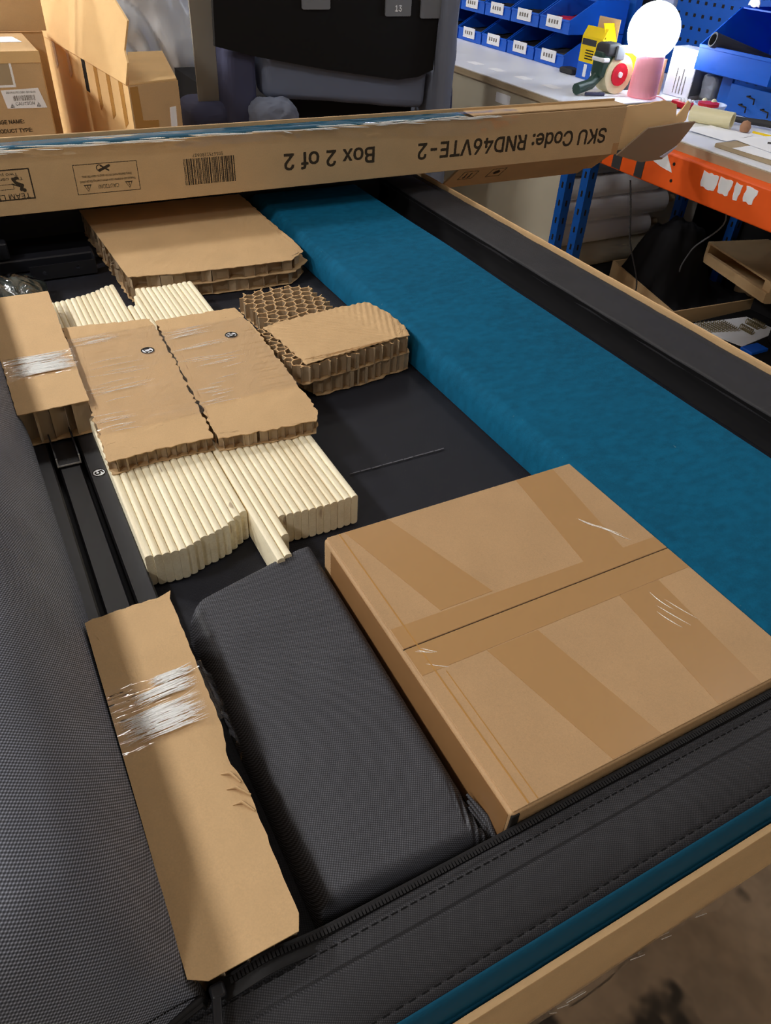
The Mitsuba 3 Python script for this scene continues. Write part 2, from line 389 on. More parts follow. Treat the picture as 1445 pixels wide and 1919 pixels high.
# trestle carrying the tray
k = thing('trestle_table', 'low timber trestle table hidden under the carton tray', 'table')
part(k, 'table_top', box(-.8, 1.15, .3, 1.95, ZB-.034, ZB-.008), M_MDF)
for lx in (-.7, 1.05):
    for ly in (.4, 1.85): part(k, 'leg', box(lx-.03, lx+.03, ly-.03, ly+.03, FL, ZB-.034, .003), M_MDF)

RZ, IX, FY = .066, 1.128, .222                      # rim height, inner right wall, inner front edge
BY = 2.10                                          # inner edge at the far end
b = thing('upholstered_base', 'upside-down teal upholstered base with black cloth bottom, the tray that holds all the parts', 'furniture base')
def lin(u, v): return np.stack([u, v, -.0005+.0012*(F2(u*9, v*9)-.5)*2], -1)
part(b, 'lining', surf(np.linspace(-.9, IX+.004, 60), np.linspace(FY-.004, BY+.01, 60), lin, .004), M_LINING, True, 'black cloth floor of the tray, dusty')
part(b, 'chalk_mark', cat([prism([(.427+.02*i, .8535-.0006*(i%3)), (.445+.02*i, .853), (.445+.02*i, .8555), (.427+.02*i, .855)], .0012, .0021) for i in range(9)]), M_CHALK, kind='stuff')
wr = surf(np.linspace(0, 1, 24), np.linspace(FY-.02, BY+.02, 90), lambda u, v: np.stack([IX+.008*np.sin(u*3)-.012*u+.004*(F2(v*8, u*2)-.5), v, RZ*u], -1), 0)
part(b, 'inner_side', wr, M_BLACK, True)
tp = lambda u, v: np.stack([IX-.006+(TX1-th-.002-IX)*u+.004*(1-u)*(N2(v*11, u*0)-.5), v, RZ-.001+.006*np.sin(np.pi*u)**.5+.0018*(F2(v*14, u*3)-.5)*2-.0035*np.exp(-((u-.8)/.03)**2)], -1)
part(b, 'side_rim', surf(np.linspace(0, 1, 26), np.linspace(FY-.1, BY+.07, 120), tp, .012), M_RIM, True, 'black cloth rim along the right edge')
part(b, 'back_rim', surf(np.linspace(-.9, IX+.01, 40), np.linspace(BY, TY1-th-.004, 6), lambda u, v: np.stack([u, v, .1255+.001*(N2(u*9, v*9))], -1), .13), M_RIM, True)
FE = .1425
def front(u, v):    # v 0 at the zip, 1 at the outer edge
    y = FY+(FE-FY)*v; x = u
    z = RZ-.003-.012*v**4+.003*(F2(u*10, v*1.5)-.5)+.002*np.sin(v*np.pi)
    z = z-.0016*np.exp(-((v-.08)/.012)**2)-.0025*np.exp(-((v-.345)/.012)**2)-.0012*np.exp(-((v-.88)/.015)**2)
    return np.stack([x, y, z], -1)
part(b, 'front_rim', surf(np.linspace(-.95, TX1-th-.004, 150), np.linspace(0, 1, 60), front, .008), M_RIM, True, 'black woven cloth band along the front')
part(b, 'front_inner_side', surf(np.linspace(-.9, IX, 60), np.linspace(0, 1, 6), lambda u, v: np.stack([u, FY-.004+0*u, RZ*v-.006*v], -1)), M_BLACK, True)
# teal side below the rim, with piping
def tealside(u, v):
    a = v*1.35
    return np.stack([u, FE-.011*np.sin(a)+.001, .044+.012*np.cos(a)-.035*v**2], -1)
part(b, 'front_panel', surf(np.linspace(-.95, TX1-th-.01, 60), np.linspace(0, 1, 14), tealside), M_TEAL2, True, 'teal fabric side')
s = np.linspace(-.95, TX1-.02, 120)
part(b, 'piping', tube(np.stack([s, 0*s+.1335+.0008*N2(s*12, s*0), 0*s+.019], -1), .0035, 8), M_TEAL2, True)
part(b, 'body_side', box(-.95, TX1-.02, .131, TY1-.02, ZB+.002, -.006), M_BLACK)
# stitching
st = []
for v, n in ((.12, 150), (.885, 120)):
    for i in range(n):
        x = -.2+i*(1.4/n); y = FY+(FE-FY)*v
        z = float(front(np.array([[x]]), np.array([[v]]))[0, 0, 2])
        st.append(box(x, x+.0062, y-.0005, y+.0005, z-.001, z+.0008))
part(b, 'stitching', cat(st), M_THREAD, kind='stuff')
# zip along the front edge
zs = np.linspace(.012, 1.15, 200)
zy = FY+.004+.003*(N2(zs*6, zs*0)-.5); zz = RZ-.002+.004*(N2(zs*4+5, zs*0)-.5)+.010*np.exp(-((zs-.05)/.03)**2)
part(b, 'zip_tape', surf(zs, np.linspace(0, 1, 5), lambda u, v: np.stack([u, np.interp(u, zs, zy)+.006-.016*v, np.interp(u, zs, zz)-.0015-.003*v], -1), .001), M_ZIP, True)
tt = []
for x in np.arange(.02, 1.12, .0032):
    y = np.interp(x, zs, zy); z = np.interp(x, zs, zz)
    tt.append(box(x-.0011, x+.0011, y-.0024, y+.0024, z-.001, z+.0014))
part(b, 'zip_teeth', cat(tt), M_ZIP, kind='stuff')
sl = part(b, 'zip_slider', rbox(.002, .014, FY-.008, FY+.004, RZ+.002, RZ+.012, .003), M_STEEL, 40)
part(sl, 'zip_puller', move(rotz(tm(rbox(-.0036, .0036, -.034, 0, -.0012, .0012, .0011)), -.25), .006, FY-.006, RZ+.010), M_STEEL, 40)

# the flap folded open on the left
PX = np.array([-.9, -.6, -.3, -.2, -.13, -.095, -.07, -.05, -.036, -.025, -.016, -.009, -.003, .0005])
PZ = np.array([.15, .21, .245, .246, .238, .224, .204, .180, .155, .130, .107, .086, .06, .02])
from scipy.interpolate import PchipInterpolator
prof = PchipInterpolator(PX, PZ)
def flapfn(u, v):
    s = np.where(u < .5, -.9+u*2*(.9-.13), -.13+.1305*(1-(1-(u-.5)*2)**1.6))
    y = .212+v*1.85
    yl = .222-.42*np.clip(-s, 0, .5)**1.2
    y = yl+(2.02-yl)*v**1.15
    z = prof(s)
    fr = np.clip((y-yl)/.085, 0, 1); ease = np.sqrt(np.clip(1-(1-fr)**2, 0, 1))
    base = np.minimum(.072, z)
    z = base+(z-base)*ease
    z = z+.010*(F2(s*7, y*3.5, 3)-.5)*np.clip(-s*14, 0, 1)*fr
    x = s-.006*np.sin(np.clip((y-.25)/1.3, 0, 1)*np.pi)*np.clip(1+s*3, 0, 1)
    x = x-.014*np.clip((y-.75)/.8, 0, 1)
    return np.stack([x, y, z], -1)
fl = thing('cloth_flap', 'black woven cloth bottom flap unzipped and folded back along the left edge', 'cloth flap')
part(fl, 'cloth', surf(np.linspace(0, 1, 110), np.linspace(0, 1, 130), flapfn, .004), M_FLAP, True)
e = flapfn(np.linspace(.2, .995, 90)[:, None], np.zeros((90, 1)))[:, 0]
part(fl, 'hem', tube(e+[0, .0, .0005], .0032, 8), M_ZIP, True)
part(fl, 'zip_teeth', cat([box(p[0]-.001, p[0]+.001, p[1]-.0055, p[1]-.0015, p[2]-.001, p[2]+.0012) for p in flapfn(np.linspace(.3, .985, 170)[:, None], np.zeros((170, 1)))[:, 0]]), M_ZIP, kind='stuff')
e2 = flapfn(np.linspace(.2, .97, 80)[:, None], np.full((80, 1), .0035))[:, 0]
part(fl, 'stitching', cat([cyl(e2[i]+[0, 0, .001], e2[i]+(e2[i+1]-e2[i])*.6+[0, 0, .001], .0006, 5) for i in range(79)]), M_THREAD, kind='stuff')

# ------------------------------------------------------------------ teal cushion panel
def roundheight(u, v, h, r, p=2.0):
    e = np.clip(np.minimum(np.minimum(u, 1-u), np.minimum(v, 1-v)), 0, 1)
    return e
CX0, CX1, CY0, CY1, CH = .697, 1.045, .27, 2.085, .062
def cush(u, v):
    x = CX0+(CX1-CX0)*u; y = CY0+(CY1-CY0)*v
    d = np.minimum(np.minimum(x-CX0, CX1-x), np.minimum(y-CY0, CY1-y)); r = .028
    t = np.clip(d/r, 0, 1); z = .012+(CH-.012)*np.sqrt(np.clip(1-(1-t)**2, 0, 1))
    z += .0035*(F2(x*5, y*3.2, 1)-.5)*t*2
    return np.stack([x, y, z], -1)
uu = np.r_[np.linspace(0, .1, 14), np.linspace(.1, .9, 26)[1:-1], np.linspace(.9, 1, 14)]
vv = np.r_[np.linspace(0, .02, 8), np.linspace(.02, .98, 90)[1:-1], np.linspace(.98, 1, 8)]
solo('teal_cushion', block(uu, vv, cush, .003), M_TEAL, 'long flat teal velvet panel lying along the right side of the tray', 'cushion', smooth=50)

# ------------------------------------------------------------------ brown taped box
k = thing('taped_box', 'flat brown cardboard box sealed with brown tape, lying in the near right of the tray', 'box')
BX0, BX1, BY0, BY1, BH = .290, .694, .233, .651, .079
part(k, 'body', rbox(BX0, BX1, BY0, BY1, .003, BH, .004, 10), M_BOX, 40)
seamY = .445
part(k, 'flap', box(BX0+.004, BX1-.002, BY0+.002, seamY-.0008, BH-.0006, BH+.0012, .0004), M_BOX, label='nearer top flap')
part(k, 'flap', box(BX0+.004, BX1-.002, seamY+.0008, BY1-.001, BH-.0006, BH+.0012, .0004), M_BOX, label='farther top flap')
part(k, 'seam', box(BX0+.004, BX1-.002, seamY-.0009, seamY+.0009, BH-.001, BH+.0002), M_INK)
zt = BH+.0012
def strip(poly, z=zt, th=.00035): return prism(poly, z, z+th)
part(k, 'tape', strip([(BX0+.005, seamY+.032), (BX1-.003, seamY+.024), (BX1-.003, seamY+.001), (BX0+.005, seamY+.001)]), M_TAPE)
part(k, 'tape', strip([(BX0+.005, seamY-.040), (BX1-.003, seamY-.039), (BX1-.003, seamY-.001), (BX0+.005, seamY-.001)]), M_TAPE)
part(k, 'tape', strip([(.319, .649), (.383, .649), (.436, .478), (.362, .478)]), M_TAPE)
part(k, 'tape', strip([(.378, .404), (.448, .404), (.479, .236), (.414, .236)]), M_TAPE)
part(k, 'tape', strip([(.593, .649), (.660, .649), (.637, .470), (.572, .470)]), M_TAPE)
part(k, 'tape', strip([(.573, .405), (.637, .405), (.626, .236), (.561, .236)]), M_TAPE)
part(k, 'shaded_side_tape', box(BX0-.0006, BX0+.0004, BY0+.004, .628, .006, BH-.004), M_SHADED_SIDETAPE)
part(k, 'crease', cat([strip([(.3105, .649), (.312, .649), (.312, .236), (.3105, .236)], zt-.0002, .0009), strip([(.3215, .40), (.3225, .40), (.3225, .236), (.3215, .236)], zt-.0002, .0007)]), M_TAPE2)
part(k, 'corner_hole', rbox(BX0+.001, BX0+.010, BY0-.0012, BY0+.004, .050, .0765, .0012), M_INK)
cr = []
def creases(n, *a, **k): return _creases(int(n*(2.2 if n > 20 else 1.6 if n > 5 else .8)), *a, **k)
def _creases(n, cx, cy, w, h, ang, z, seed, rad=.0005):  # thin strands along the folds that draw the film glints
    r = np.random.default_rng(seed); out = []
    for i in range(n):
        L = r.uniform(.3, 1)*w; x = cx+r.uniform(-.5, .5)*(w-L); y = cy+r.uniform(-.5, .5)*h; a = ang+r.normal()*.06
        s = np.linspace(-.5, .5, 7); bow = r.normal()*.15*L
        px = x+np.cos(a)*L*s-np.sin(a)*bow*s*s; py = y+np.sin(a)*L*s+np.cos(a)*bow*s*s
        out.append(tube(np.stack([px, py, z+0*s+.0004*r.normal()], -1), rad*np.sin((s+.5)*np.pi*.96+.06), 6))
    return cat(out)
part(k, 'tape_crease_glint', cat([creases(5, .635, .515, .07, .05, -1.05, zt+.0005, 1, .0005), creases(5, .62, .36, .08, .05, -1.25, zt+.0005, 2, .0005), creases(5, .318, .425, .035, .03, -.7, zt+.0005, 3, .0005)]), M_CREASE_GLINT, True, 'creases in the clear tape with their glints put into the white colour', kind='stuff')

# ------------------------------------------------------------------ black cloth-wrapped pack
def padfn(u, v):
    xl = .097+.006*(1-v); xr = .287-.004*(1-v)+.004*v
    x = xl+(xr-xl)*u; yb = .240+.004*(1-u)-.004*u; yt = .655+.037*np.clip(u*1.15, 0, 1)-.012*np.clip(1-u*6, 0, 1)**2*3
    y = yb+(yt-yb)*v
    d = np.minimum(np.minimum((x-xl), (xr-x)), np.minimum(y-yb, (yt-y)*1.0)); r = .020
    t = np.clip(d/r, 0, 1); z = .004+(.036+.006*u+.004*v)*np.sqrt(np.clip(1-(1-t)**2, 0, 1))
    z += .003*(F2(x*12, y*8, 4)-.5)*t
    c = np.exp(-(((x-.283)/.018)**2+((y-.262)/.03)**2)); z -= .010*c*(.5+.5*np.sin(x*900-y*300))
    return np.stack([x, y, z], -1)
uu = np.r_[np.linspace(0, .12, 12), np.linspace(.12, .88, 30)[1:-1], np.linspace(.88, 1, 14)]
vv = np.r_[np.linspace(0, .08, 14), np.linspace(.08, .93, 50)[1:-1], np.linspace(.93, 1, 10)]
k = thing('cloth_pack', 'flat pack wrapped in black woven cloth, between the taped box and the long cardboard strip', 'cloth pack')
part(k, 'cover', block(uu, vv, padfn, .002), M_PAD, 50)
fo = [tube([(.278+.004*i, .238-.001*i, .012+.006*i), (.281+.003*i, .252+.004*i, .030+.002*i), (.276+.003*i, .275+.006*i, .037)], [.003, .0035, .0015], 8) for i in range(3)]
part(k, 'gathered_corner', cat(fo), M_PAD, True)

# ------------------------------------------------------------------ cardboard strip near the flap
def filmsheet(x0, x1, y0, y1, z, seed, amp=.0011, fy=330, fx=16, skew=0.0, edge=0.0):
    def fn(u, v):
        x = x0+(x1-x0)*u; y = y0+(y1-y0)*v+skew*(u-.5)
        zz = z+amp*(F2(x*fx, y*fy, seed)-.5)*2+.0012
        if edge: zz = zz-edge*np.clip((u-.93)/.07, 0, 1)**2
        return np.stack([x, y, zz], -1)
    return surf(np.linspace(0, 1, 40), np.linspace(0, 1, max(60, int(abs(y1-y0)*900))), fn)

SX0, SX1, SY0, SY1, SZ = -.010, .086, .226, .634, .085
outline = [(SX0, .234), (.004, .226), (.014, .2262)]+[(.078, .2275)]
rr = np.random.default_rng(5)
for y in np.arange(.24, .63, .008):
    dent = -.006*np.exp(-((y-.40)/.02)**2)
    outline.append((.083+.004*(y-.23)+rr.uniform(-.0008, .0005)+dent, y))
outline += [(.088, .636)]
for x in np.arange(.08, SX0, -.009): outline.append((x, .632-.004*(.08-x)/.09+rr.uniform(-.0012, .0012)))
outline.append((SX0, .626))
k = thing('cardboard_strip', 'long narrow honeycomb cardboard strip wrapped once in clear film, beside the black flap', 'cardboard strip')
def curl(x, y): return -.004*np.clip((x-.068)/.02, 0, 1)*np.exp(-((y-.40)/.06)**2)
part(k, 'top_sheet', paper(outline, SZ, .0014, .0008, 30, 3, .02, curl), M_CARD, 30)
part(k, 'core', honeycomb(Polygon(outline).buffer(-.002), .012, .004, SZ, 8), M_CORE, kind='stuff')
part(k, 'bottom_sheet', prism(Polygon(outline).buffer(-.001), .002, .0038), M_OLD)
part(k, 'torn_edge', cat([tube([(.080+.004*i%.006, .37-.016*i, SZ+.001), (.074, .382-.016*i, SZ+.003), (.066, .385-.017*i, SZ+.0015)], [.001, .0016, .0006], 6) for i in range(3)]), M_CARD, True)
f = part(k, 'film_band', cat([filmsheet(SX0, .089, .442, .522, SZ+.0012, 5, .0014, 260, 22)]), M_GLASSY, True, 'clear stretch film band')
part(f, 'film_crease_glint', cat([creases(36, .036, .466, .085, .034, .06, SZ+.0042, 21, .0005), creases(24, .045, .499, .07, .016, .05, SZ+.0042, 22, .0005), creases(21, .055, .514, .05, .010, .08, SZ+.0042, 23, .0005)]), M_CREASE_GLINT, True, kind='stuff')
tail = surf(np.linspace(0, 1, 12), np.linspace(0, 1, 30), lambda u, v: np.stack([.0885+.010*np.sin(u*2.2)+.003*(N2(u*6, v*16)-.5), .425+.09*v, SZ-.055*u+.004*(N2(u*9+3, v*20)-.5)], -1))
part(f, 'film_tail', tail, M_GLASSY, True)

# ------------------------------------------------------------------ black steel tubes with a channel and number sticker
for i, (x0, x1, zt_) in enumerate(((-.030, .0085, .030), (.0145, .0465, .024), (.052, .0795, .030))):
    lab = ['black steel tube half under the cloth flap, leftmost of three', 'lower black steel tube in the middle of three, under the cut channel', 'black steel tube with a round number 5 sticker'][i]
    k = thing('steel_tube', lab, 'metal tube', 'black steel tubes')
    part(k, 'bar', box(x0, x1, .24, 1.62, .002, zt_, .0025), M_STEEL)
    if i == 2:
        sx, sy = .066, .978
        s_ = part(k, 'sticker', prism(Point(sx, sy).buffer(.0098), zt_, zt_+.0003), M_PAPER)
        t = text('5', .0118, depth=.0006, bold=True); t = move(t, -t.bounds[:, 0].mean(), -t.bounds[:, 1].mean(), 0)
        part(s_, 'number', on_top(t, sx, sy, zt_+.0003, -1.25), M_INK)
        part(s_, 'ring', move(prism(ringpoly(.0099, .0084), 0, .0006), sx, sy, zt_+.0002), M_INK)
k = thing('steel_channel', 'black U-shaped steel channel with a bright cut end, lying on the middle tube', 'metal channel')
U = sbox(.0130, .030, .0480, .046).difference(sbox(.0152, .0322, .0458, .06))
U = affinity.translate(U, 0, -.004)
part(k, 'profile', prism_y(U, 1.022, 1.34), M_STEEL)
part(k, 'cut_end', prism_y(U, 1.0205, 1.0221), M_METAL, label='bright cut end')
part(k, 'web', box(.0152, .0458, 1.03, 1.05, .024, .0262), M_STEEL)

# ------------------------------------------------------------------ wooden slats
ORD = 'first second third fourth fifth sixth seventh eighth ninth tenth eleventh twelfth thirteenth fourteenth'.split()
def slat(x, y0, y1, lean=0.0):
    w, h, r = .00525, .0530, .0034; a = np.linspace(0, np.pi, 8)
    P = [(w*math.cos(t), h-r+r*math.sin(t)) for t in a]+[(w*math.cos(t+np.pi), r+r*math.sin(t+np.pi)) for t in a]
    return prism_y([(x+p[0]+lean*p[1], p[1]+.0015) for p in P], y0, y1)
yL = [.740, .737, .736, .735, .735, .738, .742, .747, .748, .752, .755, .762, .769, .775]
yLb = [1.560, 1.559, 1.559, 1.560, 1.563, 1.566, 1.570, 1.571, 1.576, 1.581, 1.587, 1.595, 1.602, 1.605]
for i in range(14):
    solo('wooden_slat', slat(.0840+.0107*i, yL[i], yLb[i]), M_WOOD, f'pale wooden slat on edge in the left bundle, {ORD[i]} counted from the steel tubes', 'slat', 'slats of the left bundle', smooth=30)
yR = [.664, .668, .706, .745, .744, .743, .742, .741, .741, .740, .741, .741, .742, .742]
yRb = [1.489, 1.485, 1.531, 1.567, 1.566, 1.564, 1.562, 1.561, 1.561, 1.562, 1.562, 1.563, 1.565, 1.564]
for i in range(14):
    solo('wooden_slat', slat(.2355+.0111*i, yR[i], yRb[i]), M_WOOD, f'pale wooden slat on edge in the right bundle, {ORD[13-i]} counted from the bare black cloth', 'slat', 'slats of the right bundle', smooth=30)

# ------------------------------------------------------------------ honeycomb boards numbered 11 on the slats
def sticker(parent, x, y, z, s, ang):
    s_ = part(parent, 'sticker', prism(Point(x, y).buffer(.0115), z, z+.0004), M_PAPER, label='round white number sticker')
    part(s_, 'ring', move(prism(ringpoly(.0116, .0094), 0, .0006), x, y, z+.0003), M_INK)
    t = text(s, .0108, depth=.0006, bold=True); t = move(t, -t.bounds[:, 0].mean(), -t.bounds[:, 1].mean(), 0)
    part(s_, 'number', on_top(t, x, y, z+.0003, ang), M_INK)
def board(poly, seed, lab, sx, sy, ang, film):
    k = thing('honeycomb_board', lab, 'cardboard board')
    P = jag(poly, .0026, .007, seed)
    zb, zt_ = .0552, .0775
    part(k, 'top_sheet', paper(P, zt_, .0012, .0007, 60, seed, .02), M_CARD, 30)
    part(k, 'core', honeycomb(Polygon(P).buffer(-.0015), .0085, zb+.001, zt_, seed+1, .18), M_CORE, kind='stuff')
    part(k, 'bottom_sheet', prism(Polygon(jag(poly, .0025, .007, seed+4)), zb, zb+.001), M_OLD)
    sticker(k, sx, sy, zt_+.0021, '11', ang)
    f = part(k, 'film_band', filmsheet(*film, zt_+.0016, seed, .0008, 190, 8), M_GLASSY, True, 'clear stretch film')
    x0, x1, y0, y1 = film
    part(f, 'film_crease_glint', cat([creases(7, x0+.05, y1-.02, .1, .03, .05, zt_+.0036, seed+1, .0004), creases(8, x0+.06, (y0+y1)/2, .12, .15, .05, zt_+.0036, seed+2, .0004), creases(7, x0+.03, y0+.03, .07, .06, .02, zt_+.0036, seed+3, .0004)]), M_CREASE_GLINT, True, kind='stuff')
board([(.091, 1.383), (.079, .929), (.155, .934), (.233, .930), (.2445, 1.155), (.2465, 1.295), (.247, 1.362)], 31, 'honeycomb cardboard board with a number 11 sticker on the left slat bundle', .2115, 1.236, -1.30, (.0805, .247, 1.0, 1.33))
board([(.2545, 1.349), (.2475, 1.158), (.2385, .924), (.393, .909), (.408, .937), (.417, 1.259), (.411, 1.350)], 47, 'honeycomb cardboard board with a number 11 sticker on the right slat bundle', .366, 1.238, -1.30, (.245, .412, 1.02, 1.30))
# torn middle edge of the right board
# ------------------------------------------------------------------ left honeycomb block
k = thing('honeycomb_block', 'deep honeycomb cardboard block with a shiny film band, on the steel tubes by the flap', 'cardboard block')
LP = jag([(-.026, 1.53), (-.020, 1.086), (.085, 1.088), (.092, 1.53)], .001, .01, 3)
part(k, 'top_sheet', paper(LP, .0895, .0013, .0006, 30, 9, .02), M_CARD, 30)
part(k, 'core', honeycomb(Polygon(LP).buffer(-.002), .0145, .033, .0895, 14, .3, .75, .3), M_CORE, kind='stuff')
part(k, 'bottom_sheet', prism(Polygon(LP).buffer(-.001), .0315, .033), M_OLD)
f = part(k, 'film_band', filmsheet(-.02, .092, 1.192, 1.27, .0907, 6, .0014, 260, 22), M_GLASSY, True, 'clear stretch film band')
part(f, 'film_crease_glint', creases(56, .036, 1.231, .108, .064, .03, .0940, 61, .0006), M_CREASE_GLINT, True, kind='stuff')

# ------------------------------------------------------------------ large honeycomb block under the long carton
k = thing('honeycomb_block', 'large honeycomb cardboard block behind the slats, partly under the long printed carton', 'cardboard block')
BP0 = [(.247, 2.086), (.262, 1.618), (.373, 1.600), (.50, 1.590), (.627, 1.586), (.681, 1.640), (.676, 1.86), (.676, 2.086)]
BP = jag(BP0, .0016, .01, 12, (1, 2, 3, 4, 5, 6))
def bcurl(x, y): return -.010*np.clip((x-.60)/.08, 0, 1)**2*np.clip((1.68-y)/.08, 0, 1)
part(k, 'top_sheet', paper(BP, .0585, .0013, .0012, 55, 4, .02, bcurl), M_CARD, 30)
part(k, 'core', honeycomb(Polygon(jag(BP0, .004, .02, 13)).buffer(-.003), .021, .0325, .0585, 15, .3, .7, .2), M_CORE, kind='stuff')
part(k, 'middle_sheet', prism(Polygon(jag(affinity.translate(Polygon(BP0), .010, -.002).exterior.coords[:-1], .003, .012, 14)), .0305, .032), M_OLD)
part(k, 'core', honeycomb(Polygon(jag(BP0, .005, .02, 16)).buffer(-.002), .019, .004, .0305, 17, .3, .7, .1), M_CORE, kind='stuff')
part(k, 'bottom_sheet', prism(Polygon(jag(BP0, .004, .012, 18)), .0025, .0038), M_OLD)

# ------------------------------------------------------------------ open honeycomb piece
k = thing('honeycomb_offcut', 'torn honeycomb offcut with bare open cells, between two cardboard blocks', 'cardboard offcut')
OP = jag([(.466, 1.505), (.470, 1.345), (.58, 1.30), (.632, 1.32), (.640, 1.40), (.632, 1.50), (.54, 1.512)], .004, .012, 8)
hc, rm = honeycomb(OP, .0150, .003, .036, 5, .16, .80, .35, .12, True)
part(k, 'core', hc, M_CORE, kind='stuff'); part(k, 'lit_cut_rims', rm, M_CUT, kind='stuff')  # paler rim strips: light caught by the cut edges, put into colour
part(k, 'bottom_sheet', prism(Polygon(OP).buffer(-.001), .0015, .003), M_OLD)

# ------------------------------------------------------------------ honeycomb block with dimpled paper top
k = thing('honeycomb_block', 'two-layer honeycomb block with a dimpled paper top, next to the teal panel', 'cardboard block')
KP0 = [(.437, 1.262), (.447, 1.19), (.455, 1.092), (.565, 1.106), (.684, 1.124), (.697, 1.17), (.695, 1.235), (.676, 1.285), (.60, 1.284), (.517, 1.272)]
core0 = [(.424, 1.262), (.428, 1.12), (.445, 1.085), (.565, 1.100), (.684, 1.120), (.693, 1.17), (.692, 1.235), (.674, 1.28), (.60, 1.28), (.517, 1.268)]
def dimple(x, y): return .0011*np.sin(x*420+y*130)*np.sin(y*330-x*60)-.006*np.clip((x-.65)/.05, 0, 1)**2-.004*np.clip((.47-x)/.04, 0, 1)
part(k, 'top_sheet', paper(jag(KP0, .0016, .008, 21), .0735, .0012, .0012, 70, 5, .008, dimple), M_CARD, 40)
hc, rm = honeycomb(Polygon(jag(core0, .003, .012, 22)), .0115, .0385, .0705, 23, .2, .8, .15, .10, True)
part(k, 'core', hc, M_CORE, kind='stuff'); part(k, 'lit_cut_rims', rm, M_CUT, kind='stuff')  # rims coloured lighter as if catching light from above
part(k, 'middle_sheet', prism(Polygon(jag(core0, .003, .012, 24)), .0368, .0382), M_OLD)
core1 = [(.455, 1.262), (.462, 1.13), (.475, 1.095), (.58, 1.100), (.684, 1.120), (.690, 1.17), (.689, 1.235), (.674, 1.28), (.60, 1.28)]
part(k, 'core', honeycomb(Polygon(jag(core1, .004, .012, 25)), .0105, .004, .0368, 26, .22, .75, .1, .10), M_CORE, kind='stuff')
part(k, 'bottom_sheet', prism(Polygon(jag(core1, .004, .012, 27)), .0022, .0036), M_OLD)

# ------------------------------------------------------------------ dark hardware at the back left of the tray
k = thing('steel_bracket', 'flat black steel bracket with two holes, standing behind the left slats', 'bracket')
pl = sbox(.082, .004, .226, .036).difference(Point(.112, .019).buffer(.0045)).difference(Point(.186, .022).buffer(.0045))
part(k, 'plate', prism_y(pl, 1.806, 1.809), M_STEEL); part(k, 'foot', box(.082, .226, 1.809, 1.84, .004, .007, .001), M_STEEL); part(k, 'end_plate', box(.224, .227, 1.806, 1.84, .004, .046, .0008), M_STEEL)
solo('steel_tube', box(-.2, .235, 1.868, 1.908, .002, .032, .003), M_STEEL, 'black steel tube lying across the dark far end of the tray', 'metal tube')
solo('steel_block', box(-.05, .052, 1.87, 1.906, .034, .072, .003), M_STEEL, 'black steel end block on the far tube, at the left border', 'metal block')
k = thing('film_bundle', 'crumpled bundle of clear stretch film behind the left honeycomb block', 'plastic film')
def crum(u, v):
    x = -.06+.16*u; y = 1.54+.20*v; r = np.clip(1-((u-.45)/.55)**2, 0, 1)*np.clip(1-((v-.35)/.66)**2, 0, 1)
    return np.stack([x+.012*(N2(u*9, v*9, 2)-.5), y, .032+.045*np.sqrt(r)+.016*r*np.abs(np.sin((u*9+v*3)*2+3*N2(u*4, v*4)))], -1)
part(k, 'film', surf(np.linspace(0, 1, 60), np.linspace(0, 1, 40), crum), M_GLASSY, True)
part(k, 'core', block(np.linspace(0, 1, 40), np.linspace(0, 1, 40), lambda u, v: crum(u, v)*[1, 1, .9]+[0, 0, -.002], .031), M_GLOSS, True)
# ------------------------------------------------------------------ long printed carton across the far end
LC = thing('long_carton', 'long flat printed carton lying across the far end of the tray, lettering upside down', 'carton')
LY = 1.88; LZ0, LZ1 = .128, .268
part(LC, 'front_panel', box(-.55, 1.86, LY, LY+.005, LZ0, LZ1-.006, .001), M_OLD)
sec = [(LY+.001, LZ0), (LY+.095, .050), (LY+.100, .053), (LY+.006, LZ0+.004)]
part(LC, 'lower_panel', prism_x(sec, 1.268, 1.80), M_OLD, label='shaded sloping lower panel')
part(LC, 'back_panel', box(-.55, 1.86, LY+.060, LY+.065, LZ0, LZ1+.005, .001), M_OLD)
part(LC, 'bottom_panel', box(-.55, 1.86, LY+.005, LY+.265, LZ0, LZ0+.004), M_OLD)
part(LC, 'top_panel', box(1.30, 1.858, LY+.004, LY+.061, LZ1-.005, LZ1-.001, .001), M_OLD)
part(LC, 'lower_tab', prism_x([(LY+.002, LZ0-.001), (LY+.075, .068), (LY+.079, .071), (LY+.006, LZ0+.003)], 1.80, 1.838), M_CARD)
solo('teal_panel', rbox(-.54, 1.28, LY+.008, LY+.057, LZ0+.006, LZ1-.002, .006), M_TEAL2, 'teal upholstered panel lying inside the long printed carton', 'panel', smooth=40)
fm = surf(np.linspace(-.5, 1.45, 240), np.linspace(0, 1, 16), lambda u, v: np.stack([u, LY+.03-.034*np.clip(v*1.6, 0, 1)+.002*(F2(u*30, v*5, 2)-.5), LZ1+.003-.045*np.clip((v-.55)/.45, 0, 1)*(.5+N2(u*4, v*0))+.003*(F2(u*18, v*9, 7)-.5)], -1))
f = part(LC, 'film', fm, M_GLASSY, True, 'clear film along the top edge')
cs = []
for i in range(80):
    x = rng.uniform(-.1, 1.35); L = rng.uniform(.02, .12); s = np.linspace(0, 1, 6)
    cs.append(tube(np.stack([x+L*s, LY-.004+0*s, LZ1-rng.uniform(-.001, .008)-.006*rng.uniform()*s], -1), .0017*np.sin(s*np.pi*.9+.15), 5))
part(f, 'film_crease_glint', cat(cs), M_CREASE_GLINT, True, kind='stuff')  # white strands drawing the highlight along the top edge
inkY = LY-.0001
t = text('Box 2 of 2', .0375, .258, bold=True); part(LC, 'lettering', on_front(t, .996, inkY, .208, True), M_PRINT, label='upside-down print Box 2 of 2')
